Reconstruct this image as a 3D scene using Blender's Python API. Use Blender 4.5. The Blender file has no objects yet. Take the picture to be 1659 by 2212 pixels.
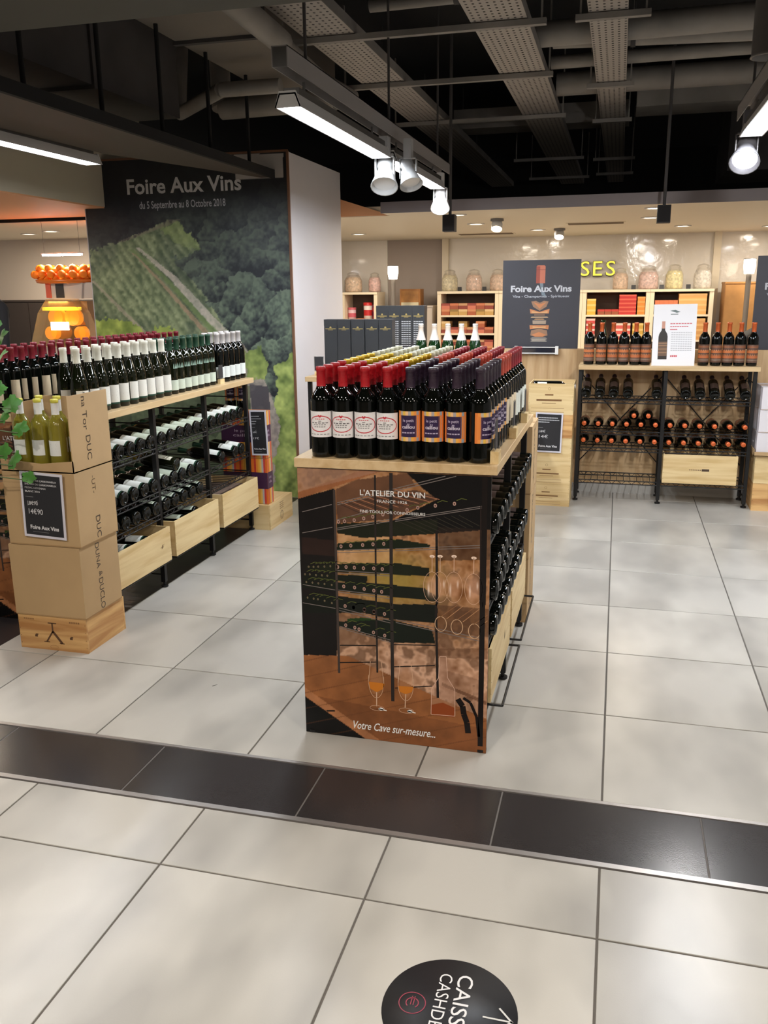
import bpy, math, random
import numpy as np
from mathutils import Matrix, Vector
random.seed(7)
PI = math.pi
SC = bpy.context.scene
COL = SC.collection

# ---------------------------------------------------------------- camera
cam_d = bpy.data.cameras.new('camera'); cam = bpy.data.objects.new('camera', cam_d); COL.objects.link(cam)
CAM_H = 1.561
pitch, yaw, roll = 0.24973, 0.260443, -0.010559
fw = Vector((-math.sin(yaw)*math.cos(pitch), math.cos(yaw)*math.cos(pitch), -math.sin(pitch)))
rt0 = Vector((math.cos(yaw), math.sin(yaw), 0)); up0 = rt0.cross(fw)
rt = rt0*math.cos(roll)+up0*math.sin(roll); up = -rt0*math.sin(roll)+up0*math.cos(roll)
cam.matrix_world = Matrix(((rt.x, up.x, -fw.x, 0), (rt.y, up.y, -fw.y, 0), (rt.z, up.z, -fw.z, CAM_H), (0, 0, 0, 1)))
cam_d.sensor_fit = 'HORIZONTAL'; cam_d.sensor_width = 36.0; cam_d.lens = 36.0*1872.18/1659.0
cam_d.clip_start = 0.05; cam_d.clip_end = 60
SC.camera = cam

# ---------------------------------------------------------------- world, exposure
w = bpy.data.worlds.new('world'); SC.world = w; w.use_nodes = True
bg = w.node_tree.nodes['Background']; bg.inputs[0].default_value = (1.0, 0.93, 0.85, 1); bg.inputs[1].default_value = 0.24
SC.cycles.use_adaptive_sampling = True; SC.cycles.adaptive_threshold = 0.05; SC.cycles.max_bounces = 7; SC.cycles.diffuse_bounces = 4; SC.cycles.glossy_bounces = 3; SC.cycles.transmission_bounces = 6; SC.cycles.transparent_max_bounces = 8
vs = SC.view_settings
vs.view_transform = 'Standard'; vs.look = 'None'; vs.gamma = 1.0; vs.exposure = 0.2; vs.use_curve_mapping = False

def area(name, loc, size, power, col=(1, .95, .88), sy=None, rot=(0, 0, 0), spread=PI, shape=None):
    l = bpy.data.lights.new(name, 'AREA'); l.energy = power; l.color = col; l.size = size
    l.shape = shape or ('RECTANGLE' if sy else 'DISK')
    if sy: l.size_y = sy
    l.spread = spread
    o = bpy.data.objects.new(name, l); COL.objects.link(o); o.location = loc; o.rotation_euler = rot
    return o
# lamps of the passage in front of the shop (recessed in its ceiling)
PASSAGE = [(-2.5, 1.15, 25), (-0.9, 0.9, 19), (0.7, 1.25, 24), (-1.9, -0.6, 19), (0.2, -0.6, 19), (2.2, 0.6, 20)]
for x, y, p in PASSAGE: area('passage_downlight_lamp', (x, y, 2.478), 0.17, p, (1, .93, .83))
# tube lamps hung over the shop floor : (x, y0, y1, z)
TUBES = [(-1.31, 3.50, 4.95, 2.30), (-1.31, 5.08, 6.53, 2.30), (0.575, 3.40, 4.85, 2.30), (-3.07, 2.75, 4.9, 2.335), (1.9, 4.3, 5.75, 2.30)]
for x, y0, y1, z in TUBES:
    big = 23 if x > -3 else 15
    area('tube_lamp', (x, (y0+y1)/2, z-0.03), 0.07, big, (.88, .95, 1), sy=y1-y0)
# warm recessed lamps of the far sweets counter
FAR_DL = [(-1.39, 7.75), (-1.40, 8.87), (0.235, 8.72), (0.24, 7.71), (1.51, 10.4), (-2.9, 9.9), (-0.9, 10.0), (0.6, 10.0), (-2.9, 8.2), (1.9, 8.2)]
for x, y in FAR_DL: area('counter_downlight_lamp', (x, y, 2.172), 0.13, 11, (1, .88, .72))
LEFT_DL = [(-6.13, 8.41), (-5.67, 8.14), (-5.0, 8.0), (-4.6, 8.9), (-5.3, 5.7), (-5.3, 4.3)]  # last two are unseen extras, added to bounce light onto the brown soffit
for x, y in LEFT_DL: area('left_downlight_lamp', (x, y, 2.172), 0.13, 16, (1, .87, .70))

# ---------------------------------------------------------------- colours and materials
def lin(c):
    out = []
    for v in c[:3]:
        v = v/255.0
        out.append(v/12.92 if v <= 0.04045 else ((v+0.055)/1.055)**2.4)
    return tuple(out)
def lin4(c): return lin(c)+(1.0,)
MATS = {}
def mat(name, c, rough=.5, metal=0, noise=0, nscale=8, bump=0, bscale=60, emit=0, trans=0, spec=.5, stretch=None, coat=0, alpha=1):
    if name in MATS: return MATS[name]
    m = bpy.data.materials.new(name); MATS[name] = m; m.use_nodes = True
    nt = m.node_tree; N = nt.nodes; L = nt.links; b = N['Principled BSDF']
    b.inputs['Roughness'].default_value = rough; b.inputs['Metallic'].default_value = metal
    b.inputs['Specular IOR Level'].default_value = spec
    b.inputs['Base Color'].default_value = lin4(c)
    if coat: b.inputs['Coat Weight'].default_value = coat; b.inputs['Coat Roughness'].default_value = .05
    if trans: b.inputs['Transmission Weight'].default_value = trans
    if alpha < 1: b.inputs['Alpha'].default_value = alpha
    if emit:
        b.inputs['Emission Color'].default_value = lin4(c); b.inputs['Emission Strength'].default_value = emit
    if noise or bump:
        tc = N.new('ShaderNodeTexCoord'); mp = N.new('ShaderNodeMapping'); L.new(tc.outputs['Object'], mp.inputs[0])
        if stretch: mp.inputs['Scale'].default_value = stretch
    if noise:
        nz = N.new('ShaderNodeTexNoise'); nz.inputs['Scale'].default_value = nscale; nz.inputs['Detail'].default_value = 5
        L.new(mp.outputs[0], nz.inputs['Vector'])
        r = N.new('ShaderNodeValToRGB'); a = lin(c)
        r.color_ramp.elements[0].position = .3; r.color_ramp.elements[1].position = .7
        r.color_ramp.elements[0].color = tuple(x*(1-noise) for x in a)+(1,)
        r.color_ramp.elements[1].color = tuple(min(1, x*(1+noise*.6)) for x in a)+(1,)
        L.new(nz.outputs['Fac'], r.inputs[0]); L.new(r.outputs[0], b.inputs['Base Color'])
    if bump:
        n2 = N.new('ShaderNodeTexNoise'); n2.inputs['Scale'].default_value = bscale; n2.inputs['Detail'].default_value = 3
        L.new(mp.outputs[0], n2.inputs['Vector'])
        bm = N.new('ShaderNodeBump'); bm.inputs['Strength'].default_value = bump; bm.inputs['Distance'].default_value = .01
        L.new(n2.outputs['Fac'], bm.inputs['Height']); L.new(bm.outputs[0], b.inputs['Normal'])
    return m

def tile_mat(name, c, rough, var, per_obj=.06):
    m = mat(name, c, rough); nt = m.node_tree; N = nt.nodes; L = nt.links; b = N['Principled BSDF']
    tc = N.new('ShaderNodeNewGeometry')
    nz = N.new('ShaderNodeTexNoise'); nz.inputs['Scale'].default_value = 3.0; nz.inputs['Detail'].default_value = 2.5; nz.inputs['Roughness'].default_value = .55
    oi = N.new('ShaderNodeObjectInfo')
    ad = N.new('ShaderNodeVectorMath'); ad.operation = 'MULTIPLY_ADD'
    ad.inputs[1].default_value = (1.0, .55, 1); L.new(tc.outputs['Position'], ad.inputs[0])
    cb = N.new('ShaderNodeCombineXYZ'); ml = N.new('ShaderNodeMath'); ml.operation = 'MULTIPLY'; ml.inputs[1].default_value = 40
    L.new(oi.outputs['Random'], ml.inputs[0]); L.new(ml.outputs[0], cb.inputs[0]); L.new(cb.outputs[0], ad.inputs[2]); L.new(ad.outputs[0], nz.inputs['Vector'])
    r = N.new('ShaderNodeValToRGB'); a = lin(c)
    r.color_ramp.elements[0].position = .36; r.color_ramp.elements[1].position = .62
    r.color_ramp.elements[0].color = tuple(x*(1-var) for x in a)+(1,); r.color_ramp.elements[1].color = tuple(min(1, x*(1+var*.35)) for x in a)+(1,)
    L.new(nz.outputs['Fac'], r.inputs[0])
    hs = N.new('ShaderNodeHueSaturation'); mr = N.new('ShaderNodeMapRange'); mr.inputs['To Min'].default_value = 1-per_obj; mr.inputs['To Max'].default_value = 1+per_obj*.4
    L.new(oi.outputs['Random'], mr.inputs['Value']); L.new(mr.outputs[0], hs.inputs['Value']); L.new(r.outputs[0], hs.inputs['Color']); L.new(hs.outputs[0], b.inputs['Base Color'])
    n2 = N.new('ShaderNodeTexNoise'); n2.inputs['Scale'].default_value = 240; L.new(tc.outputs['Position'], n2.inputs['Vector'])
    bm = N.new('ShaderNodeBump'); bm.inputs['Strength'].default_value = .05; bm.inputs['Distance'].default_value = .002
    L.new(n2.outputs['Fac'], bm.inputs['Height']); L.new(bm.outputs[0], b.inputs['Normal'])
    return m
def wood_mat(name, c, dark, scale=(1.2, 14, 14), rough=.45, knots=.5):
    m = mat(name, c, rough); nt = m.node_tree; N = nt.nodes; L = nt.links; b = N['Principled BSDF']
    tc = N.new('ShaderNodeTexCoord'); oi = N.new('ShaderNodeObjectInfo'); mp = N.new('ShaderNodeMapping'); mp.inputs['Scale'].default_value = scale
    L.new(tc.outputs['Object'], mp.inputs[0])
    mu = N.new('ShaderNodeMath'); mu.operation = 'MULTIPLY'; mu.inputs[1].default_value = 31; L.new(oi.outputs['Random'], mu.inputs[0])
    cb = N.new('ShaderNodeCombineXYZ'); L.new(mu.outputs[0], cb.inputs[1]); L.new(mu.outputs[0], cb.inputs[2]); L.new(cb.outputs[0], mp.inputs['Location'])
    nz = N.new('ShaderNodeTexNoise'); nz.inputs['Scale'].default_value = 1.6; nz.inputs['Detail'].default_value = 6; nz.inputs['Distortion'].default_value = knots
    L.new(mp.outputs[0], nz.inputs['Vector'])
    r = N.new('ShaderNodeValToRGB'); r.color_ramp.elements[0].position = .34; r.color_ramp.elements[1].position = .6
    r.color_ramp.elements[0].color = lin4(dark); r.color_ramp.elements[1].color = lin4(c)
    L.new(nz.outputs['Fac'], r.inputs[0]); L.new(r.outputs[0], b.inputs['Base Color'])
    return m
def perforated_mat(name, c, pitch=28.0):
    m = mat(name, c, .6); nt = m.node_tree; N = nt.nodes; L = nt.links; b = N['Principled BSDF']
    tc = N.new('ShaderNodeTexCoord'); vm = N.new('ShaderNodeVectorMath'); vm.operation = 'MULTIPLY'; vm.inputs[1].default_value = (pitch, pitch*.75, 0)
    L.new(tc.outputs['Object'], vm.inputs[0]); fr = N.new('ShaderNodeVectorMath'); fr.operation = 'FRACTION'; L.new(vm.outputs[0], fr.inputs[0])
    ds = N.new('ShaderNodeVectorMath'); ds.operation = 'DISTANCE'; ds.inputs[1].default_value = (.5, .5, 0); L.new(fr.outputs[0], ds.inputs[0])
    lt = N.new('ShaderNodeMath'); lt.operation = 'LESS_THAN'; lt.inputs[1].default_value = .2; L.new(ds.outputs['Value'], lt.inputs[0])
    mx = N.new('ShaderNodeMixRGB'); mx.inputs[1].default_value = lin4(c); mx.inputs[2].default_value = (.003, .003, .003, 1)
    L.new(lt.outputs[0], mx.inputs[0]); L.new(mx.outputs[0], b.inputs['Base Color'])
    return m
def print_mat(name='print_ink', rough=.42, coat=0):
    m = mat(name, (255, 255, 255), rough, coat=coat); nt = m.node_tree; b = nt.nodes['Principled BSDF']
    a = nt.nodes.new('ShaderNodeVertexColor'); a.layer_name = 'Col'; nt.links.new(a.outputs[0], b.inputs['Base Color'])
    return m

BLACK = mat('black_metal', (26, 25, 26), .45, .3)
GREYMETAL = mat('grey_metal', (120, 118, 116), .4, .8)
WHITEMETAL = mat('white_metal', (215, 213, 212), .4)
CEILP = mat('ceiling_grey_paint', (138, 133, 128), .7, noise=.25, nscale=3)
CEILD = mat('ceiling_dark_paint', (74, 71, 71), .8, noise=.3, nscale=2)
CEILB = mat('ceiling_black_paint', (16, 16, 18), .9)
SHELFW = wood_mat('shelf_oak', (214, 185, 142), (196, 163, 118), rough=.4)
PINEY = wood_mat('crate_pine_end', (226, 200, 150), (208, 176, 122), scale=(14, 1.2, 14), rough=.55)
PINE2Y = wood_mat('crate_pine_orange_end', (222, 178, 118), (186, 134, 80), scale=(14, 1.2, 14), rough=.55)
PINE = wood_mat('crate_pine', (226, 200, 150), (205, 172, 118), rough=.55)
PINE2 = wood_mat('crate_pine_orange', (222, 178, 118), (178, 125, 72), rough=.55)
CARD = mat('cardboard', (184, 152, 110), .8, noise=.07, nscale=5)
CARDK = mat('cardboard_dark', (166, 132, 90), .85, noise=.07, nscale=5)
GLASSK = mat('bottle_black_glass', (7, 9, 7), .045, spec=.42)
GLASSG = mat('bottle_green_glass', (16, 44, 18), .045, spec=.42)
GLASSO = mat('bottle_olive_glass', (17, 20, 8), .045, spec=.42)
GLASSY = mat('bottle_pale_glass', (176, 164, 62), .08, trans=.55, coat=.3)
INK = mat('black_ink', (24, 22, 22), .6)
WHITEP = mat('white_paper', (236, 235, 232), .5)
PRINT = print_mat()
PRINTG = print_mat('print_gloss', .35); PRINTG.node_tree.nodes['Principled BSDF'].inputs['Specular IOR Level'].default_value = .25
CLEAR = mat('clear_acrylic', (225, 232, 235), .05, trans=.92, alpha=.45)

# ---------------------------------------------------------------- mesh building
class MB:
    def __init__(s): s.v = []; s.f = []; s.m = []; s.sm = []; s.uv = {}
    def add(s, vs_, fs, mi=0, smooth=False, xf=None):
        o = len(s.v)
        if xf is not None: vs_ = [tuple(xf @ Vector(p)) for p in vs_]
        s.v += [tuple(p) for p in vs_]
        for f in fs: s.f.append(tuple(i+o for i in f)); s.m.append(mi); s.sm.append(smooth)
        return s
    def box(s, x0, x1, y0, y1, z0, z1, mi=0, xf=None):
        vs_ = [(x, y, z) for z in (z0, z1) for y in (y0, y1) for x in (x0, x1)]
        return s.add(vs_, [(0, 2, 3, 1), (4, 5, 7, 6), (0, 1, 5, 4), (2, 6, 7, 3), (0, 4, 6, 2), (1, 3, 7, 5)], mi, False, xf)
    def rod(s, p, q, r, n=6, mi=0, r2=None, smooth=True, caps=True):
        p = Vector(p); q = Vector(q); d = (q-p).normalized(); a = d.orthogonal().normalized(); b = d.cross(a)
        r2 = r if r2 is None else r2; vs_ = []
        for c, rr in ((p, r), (q, r2)):
            for i in range(n):
                t = 2*PI*(i+.5)/n; vs_.append(tuple(c+(a*math.cos(t)+b*math.sin(t))*rr))
        s.add(vs_, [(i, (i+1) % n, n+(i+1) % n, n+i) for i in range(n)], mi, smooth)
        if caps: s.add(vs_[:n], [tuple(range(n))[::-1]], mi); s.add(vs_[n:], [tuple(range(n))], mi)
        return s
    def path(s, pts, r, n=6, mi=0):
        for a, b in zip(pts, pts[1:]): s.rod(a, b, r, n, mi)
        return s
    def lathe(s, prof, n=16, mi=0, xf=None, smooth=True):
        vs_ = [(r*math.cos(2*PI*i/n), r*math.sin(2*PI*i/n), z) for r, z in prof for i in range(n)]
        fs = [(k*n+i, k*n+(i+1) % n, (k+1)*n+(i+1) % n, (k+1)*n+i) for k in range(len(prof)-1) for i in range(n)]
        return s.add(vs_, fs, mi, smooth, xf)
    def disc(s, r, z, n=16, mi=0, up=True, xf=None):
        f = tuple(range(n)); return s.add([(r*math.cos(2*PI*i/n), r*math.sin(2*PI*i/n), z) for i in range(n)], [f if up else f[::-1]], mi, False, xf)
    def prism(s, pts, axis, a0, a1, mi=0):
        n = len(pts)
        def mk(p, a): return {'x': (a, p[0], p[1]), 'y': (p[0], a, p[1]), 'z': (p[0], p[1], a)}[axis]
        s.add([mk(p, a0) for p in pts]+[mk(p, a1) for p in pts], [(i, (i+1) % n, n+(i+1) % n, n+i) for i in range(n)]+[tuple(range(n))[::-1], tuple(range(n, 2*n))], mi)
        return s
    def mesh(s, name, mats, org=(0, 0, 0), fix=True):
        me = bpy.data.meshes.new(name); ox, oy, oz = org
        me.from_pydata([(x-ox, y-oy, z-oz) for x, y, z in s.v], [], s.f)
        for m_ in (mats if isinstance(mats, (list, tuple)) else [mats]): me.materials.append(m_)
        me.polygons.foreach_set('material_index', s.m); me.polygons.foreach_set('use_smooth', s.sm)
        me.update()
        return me
    def build(s, name, mats, parent=None, org=(0, 0, 0)):
        return link(name, s.mesh(name, mats, org), parent, org if parent is None else (0, 0, 0))
def link(name, me, parent=None, loc=(0, 0, 0), rot=(0, 0, 0)):
    o = bpy.data.objects.new(name, me); COL.objects.link(o); o.parent = parent; o.location = loc; o.rotation_euler = rot
    return o
def tag(o, label=None, cat=None, group=None, kind=None):
    if label: o['label'] = label
    if cat: o['category'] = cat
    if group: o['group'] = group
    if kind: o['kind'] = kind
    return o
def thing(name, label, cat, loc=(0, 0, 0), rz=0, group=None, rot=None):
    o = bpy.data.objects.new(name, None); COL.objects.link(o); o.empty_display_size = .05
    o.location = loc; o.rotation_euler = rot or (0, 0, rz)
    return tag(o, label, cat, group)
def struct(name, mb, mats, parent=None, org=(0, 0, 0)):
    o = mb.build(name, mats, parent, org)
    if parent is None: o['kind'] = 'structure'
    return o
ORD = ['zeroth', 'first', 'second', 'third', 'fourth', 'fifth', 'sixth', 'seventh', 'eighth', 'ninth', 'tenth', 'eleventh', 'twelfth', 'thirteenth', 'fourteenth', 'fifteenth', 'sixteenth', 'seventeenth', 'eighteenth', 'nineteenth', 'twentieth', 'twenty-first', 'twenty-second', 'twenty-third', 'twenty-fourth', 'twenty-fifth']

# ---------------------------------------------------------------- lettering and flat print
_T = {}
def text_geo(s, bold=0.0, shear=0.0, spacing=1.0):
    """flat glyph outlines of s, cap height about 0.7, left aligned at 0"""
    k = (s, bold, shear, spacing)
    if k in _T: return _T[k]
    c = bpy.data.curves.new('t', 'FONT'); c.body = s; c.size = 1.0; c.offset = bold; c.shear = shear; c.space_character = spacing
    c.resolution_u = 3; c.fill_mode = 'FRONT'; c.dimensions = '2D'
    o = bpy.data.objects.new('t', c); COL.objects.link(o)
    dg = bpy.context.evaluated_depsgraph_get(); dg.update()
    me = bpy.data.meshes.new_from_object(o.evaluated_get(dg))
    v = [(p.co.x, p.co.y) for p in me.vertices]; f = [tuple(p.vertices) for p in me.polygons]
    bpy.data.objects.remove(o); bpy.data.curves.remove(c); bpy.data.meshes.remove(me)
    x0 = min(p[0] for p in v); x1 = max(p[0] for p in v)
    v = [(p[0]-x0, p[1]) for p in v]
    _T[k] = (v, f, x1-x0); return _T[k]
class Print:
    """flat artwork in metres: u to the right, v up; layers are stacked 0.1 mm apart"""
    def __init__(s): s.v = []; s.f = []; s.c = []
    def poly(s, pts, col, layer=1):
        o = len(s.v); s.v += [(p[0], p[1], layer) for p in pts]; s.f.append(tuple(range(o, o+len(pts)))); s.c.append(lin4(col)); return s
    def rect(s, u0, u1, v0, v1, col, layer=1): return s.poly([(u0, v0), (u1, v0), (u1, v1), (u0, v1)], col, layer)
    def line(s, p, q, wd, col, layer=2, w2=None):
        dx, dy = q[0]-p[0], q[1]-p[1]; L = math.hypot(dx, dy) or 1; nx, ny = -dy/L/2, dx/L/2; w2 = w2 or wd
        return s.poly([(p[0]-nx*wd, p[1]-ny*wd), (q[0]-nx*w2, q[1]-ny*w2), (q[0]+nx*w2, q[1]+ny*w2), (p[0]+nx*wd, p[1]+ny*wd)], col, layer)
    def pline(s, pts, wd, col, layer=2):
        for a, b in zip(pts, pts[1:]): s.line(a, b, wd, col, layer)
        return s
    def ell(s, c, rx, ry, col, layer=2, n=20): return s.poly([(c[0]+rx*math.cos(2*PI*i/n), c[1]+ry*math.sin(2*PI*i/n)) for i in range(n)], col, layer)
    def ring(s, c, rx, ry, wd, col, layer=2, n=28, a0=0, a1=2*PI):
        for i in range(n):
            t, u = a0+(a1-a0)*i/n, a0+(a1-a0)*(i+1)/n
            P = lambda a, k: (c[0]+(rx+k)*math.cos(a), c[1]+(ry+k)*math.sin(a))
            s.poly([P(t, -wd/2), P(u, -wd/2), P(u, wd/2), P(t, wd/2)], col, layer)
        return s
    def text(s, txt, u, v, h, col, layer=3, align='L', width=None, bold=0.0, shear=0.0, rot=0.0, spacing=1.0):
        vv, ff, wd = text_geo(txt, bold, shear, spacing); k = h/.7; kx = k if width is None else width/wd
        off = {'L': 0, 'C': -wd*kx/2, 'R': -wd*kx}[align]; o = len(s.v); ca, sa = math.cos(rot), math.sin(rot)
        for x, y in vv:
            x = x*kx+off; y = y*k; s.v.append((u+x*ca-y*sa, v+x*sa+y*ca, layer))
        for f in ff: s.f.append(tuple(i+o for i in f)); s.c.append(lin4(col))
        return s
    def build(s, name, O, U, V, parent=None, m=None, bend=None, lift=.0004):
        O = Vector(O); U = Vector(U); V = Vector(V); Nn = U.cross(V).normalized()
        me = bpy.data.meshes.new(name)
        me.from_pydata([tuple(O+U*a+V*b+Nn*(lift+.0001*l)) for a, b, l in s.v], [], s.f)
        at = me.attributes.new('Col', 'FLOAT_COLOR', 'CORNER'); dat = []
        for f, c in zip(s.f, s.c): dat += list(c)*len(f)
        at.data.foreach_set('color', dat); me.materials.append(m or PRINT); me.update()
        return link(name, me, parent)
# painted picture: a fine grid of coloured points
def vnoise(nx, ny, X, Y, seed):
    r = np.random.RandomState(seed); g = r.rand(ny+2, nx+2); x = X*nx; y = Y*ny
    xi = np.clip(x.astype(int), 0, nx); yi = np.clip(y.astype(int), 0, ny); fx = x-xi; fy = y-yi
    fx = fx*fx*(3-2*fx); fy = fy*fy*(3-2*fy)
    return (g[yi, xi]*(1-fx)+g[yi, xi+1]*fx)*(1-fy)+(g[yi+1, xi]*(1-fx)+g[yi+1, xi+1]*fx)*fy
class Ras:
    """u 0..1 to the right, v 0..1 downwards"""
    def __init__(s, wd, ht, step):
        s.w, s.h = wd, ht; s.nx = int(wd/step)+1; s.ny = int(ht/step)+1
        s.X, s.Y = np.meshgrid(np.linspace(0, 1, s.nx), np.linspace(0, 1, s.ny)); s.C = np.zeros((s.ny, s.nx, 3))
    def noise(s, sc, seed, octv=4):
        a = s.h/s.w; t = 0; k = 0; amp = 1
        for i in range(octv):
            n = max(1, int(sc*2**i)); t = t+amp*vnoise(n, max(1, int(n*a)), s.X, s.Y, seed+i); k += amp; amp *= .55
        return t/k
    def mask(s, pts, wx=0, wy=0):
        X, Y = s.X+wx, s.Y+wy
        m = np.zeros(X.shape, bool); n = len(pts)
        for i in range(n):
            x1, y1 = pts[i]; x2, y2 = pts[(i+1) % n]
            if y1 == y2: continue
            c = ((y1 > Y) != (y2 > Y)) & (X < (x2-x1)*(Y-y1)/(y2-y1)+x1); m ^= c
        return m
    def fill(s, m, col, a=1.0):
        a = np.broadcast_to(np.asarray(a, float), s.X.shape)*m; c = np.asarray(col, float)
        s.C = s.C*(1-a[..., None])+c*a[..., None]
    def poly(s, pts, col, a=1.0): s.fill(s.mask(pts), col, a)
    def ell(s, u, v, ru, rv, col, a=1.0, soft=0.0):
        d = np.sqrt(((s.X-u)/ru)**2+((s.Y-v)/rv)**2)
        m = (d < 1).astype(float) if not soft else np.clip((1-d)/soft, 0, 1)
        s.fill(m, col, a)
    def build(s, name, O, U, V, parent=None, m=None):
        O = np.array(O, float); U = np.array(U, float); V = np.array(V, float)
        P = O+(s.X*s.w)[..., None]*U+((1-s.Y)*s.h)[..., None]*V
        Nn = np.cross(U, V); P = P+Nn*.0003
        me = bpy.data.meshes.new(name); nv = s.nx*s.ny; me.vertices.add(nv); me.vertices.foreach_set('co', P.reshape(-1))
        idx = np.arange(nv).reshape(s.ny, s.nx); q = np.stack([idx[1:, :-1], idx[1:, 1:], idx[:-1, 1:], idx[:-1, :-1]], -1).reshape(-1, 4)
        nf = len(q); me.loops.add(nf*4); me.loops.foreach_set('vertex_index', q.reshape(-1)); me.polygons.add(nf)
        me.polygons.foreach_set('loop_start', np.arange(0, nf*4, 4)); me.polygons.foreach_set('loop_total', np.full(nf, 4))
        c = np.clip(s.C, 0, 255)/255; c = np.where(c <= .04045, c/12.92, ((c+.055)/1.055)**2.4)
        at = me.attributes.new('Col', 'FLOAT_COLOR', 'POINT'); at.data.foreach_set('color', np.concatenate([c, np.ones(c.shape[:2]+(1,))], -1).reshape(-1))
        me.materials.append(m or PRINT); me.update(); me.validate()
        return link(name, me, parent)

# ================================================================ THE SETTING
FLOORM = tile_mat('floor_tile_pale', (183, 178, 170), .30, .25)
DARKT = tile_mat('floor_tile_dark', (50, 46, 46), .22, .12)
GROUT = mat('grout', (96, 90, 84), .9)
floor = struct('floor', MB().box(-8, 4.5, -3.2, 13.6, -.06, -.0035), GROUT)
GX = [-1.769+.6*k for k in range(-4, 7)]
ROWS = [(0.09, .69), (.69, 1.29), (1.29, 1.89), (1.89, 2.172)]+[(2.504, 3.094)]+[(3.094+.6*k, 3.694+.6*k) for k in range(13)]
_tm = {}
def tile_mesh(wx, wy, m, nm):
    k = (round(wx, 3), round(wy, 3), nm)
    if k not in _tm:
        b = MB(); a, c, e = wx/2, wy/2, .0012
        b.add([(-a, -c, -.004), (a, -c, -.004), (a, c, -.004), (-a, c, -.004), (-a, -c, -e), (a, -c, -e), (a, c, -e), (-a, c, -e),
               (-a+e, -c+e, 0), (a-e, -c+e, 0), (a-e, c-e, 0), (-a+e, c-e, 0)],
              [(0, 1, 5, 4), (1, 2, 6, 5), (2, 3, 7, 6), (3, 0, 4, 7), (4, 5, 9, 8), (5, 6, 10, 9), (6, 7, 11, 10), (7, 4, 8, 11), (8, 9, 10, 11)])
        _tm[k] = b.mesh(nm, m)
    return _tm[k]
for y0, y1 in ROWS:
    for x0, x1 in zip(GX, GX[1:]):
        link('floor_tile', tile_mesh(x1-x0-.006, y1-y0-.006, FLOORM, 'floor_tile'), floor, ((x0+x1)/2, (y0+y1)/2, 0))
struct('floor_side', MB().box(-8, -4.172, -3.2, 11.3, -.0034, 0).box(1.834, 4.5, -3.2, 11.3, -.0034, 0), FLOORM)
DX = [-3.878+.6*k for k in range(10)]
for x0, x1 in zip(DX, DX[1:]):
    link('dark_strip_tile', tile_mesh(x1-x0-.004, .288, DARKT, 'dark_strip_tile'), floor, ((x0+x1)/2, 2.341, 0))
struct('trim_13', MB().box(-3.9, 1.6, 2.196, 2.486, -.0034, -.0008), mat('pale_joint', (100, 95, 91), .8))
TRIMM = mat('brushed_trim', (168, 162, 158), .35, .7)
struct('trim_1', MB().box(-4.2, 1.83, 2.174, 2.194, -.003, .0025), TRIMM)
struct('trim_2', MB().box(-4.2, 1.83, 2.487, 2.502, -.003, .0025), TRIMM)
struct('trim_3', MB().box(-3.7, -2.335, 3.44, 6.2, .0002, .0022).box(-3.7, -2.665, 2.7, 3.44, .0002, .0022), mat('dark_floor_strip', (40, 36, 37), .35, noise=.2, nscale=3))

CREAM = mat('cream_ceiling_paint', (222, 211, 190), .6)
WALLW = mat('white_wall_paint', (208, 206, 212), .55, noise=.04, nscale=1.5)
struct('ceiling', MB().box(-8, 4.5, 2.9, 13.6, 3.45, 3.52), CEILB)
struct('ceiling_passage', MB().box(-8, 4.5, -3.2, 3.06, 2.5, 3.45), mat('passage_ceiling_paint', (74, 73, 67), .7))
struct('wall_behind', MB().box(-8, 4.5, -3.3, -3.2, 0, 2.5), mat('passage_wall', (150, 140, 130), .7))
struct('wall_upper_back', MB().box(-8, 4.5, 13.5, 13.6, 0, 3.45), CEILB)
# pillar that carries the mural
struct('wall_pillar', MB().box(-4.02, -2.34, 6.226, 7.45, 0, 2.53), WALLW)
struct('trim_4', MB().box(-2.352, -2.336, 6.215, 6.232, 0, 2.535).box(-4.02, -2.34, 6.216, 6.226, 2.53, 2.545), mat('brown_edge', (120, 84, 62), .6))
# hung soffit over the left rack and the brown bulkheads
BROWNS = mat('brown_soffit', (240, 178, 132), .6)
struct('trim_5', MB().prism([(-3.02, 3.06), (-2.46, 3.06), (-2.46, 6.2), (-2.54, 6.2), (-2.98, 4.85)], 'z', 2.36, 2.40), mat('soffit_umber', (76, 67, 60), .7))
struct('trim_6', MB().box(-2.46, -2.435, 3.06, 6.2, 2.352, 2.41), CEILB)
for k in range(5): struct('trim_7', MB().rod((-2.5, 3.5+.6*k, 2.4), (-2.5, 3.5+.6*k, 3.45), .012), CEILB)
struct('ceiling_bulkhead', MB().box(-8, -3.84, 3.06, 6.83, 2.205, 3.0), [mat('bulkhead_olive', (214, 204, 182), .7)])
struct('trim_8', MB().box(-8, -3.845, 3.06, 6.82, 2.195, 2.205), BROWNS)
struct('trim_9', MB().box(-8, -3.84, 6.82, 6.86, 2.17, 2.21), CEILB)
struct('trim_10', MB().prism([(-4.0, 2.195), (-1.973, 2.195), (-1.973, 2.202), (-2.55, 2.386), (-4.0, 2.84)], 'y', 7.64, 7.655), BROWNS)
# low cream ceilings with a grey fascia
struct('ceiling_cream', MB().box(-1.96, 4.5, 7.36, 11.4, 2.19, 2.27).box(-8, -1.96, 7.66, 11.4, 2.19, 2.27).box(-8, -4.03, 6.9, 7.66, 2.19, 2.27), CREAM)
struct('trim_11', MB().box(-1.96, 4.5, 7.345, 7.36, 2.187, 2.275), mat('fascia_grey', (128, 120, 122), .6))
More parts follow.
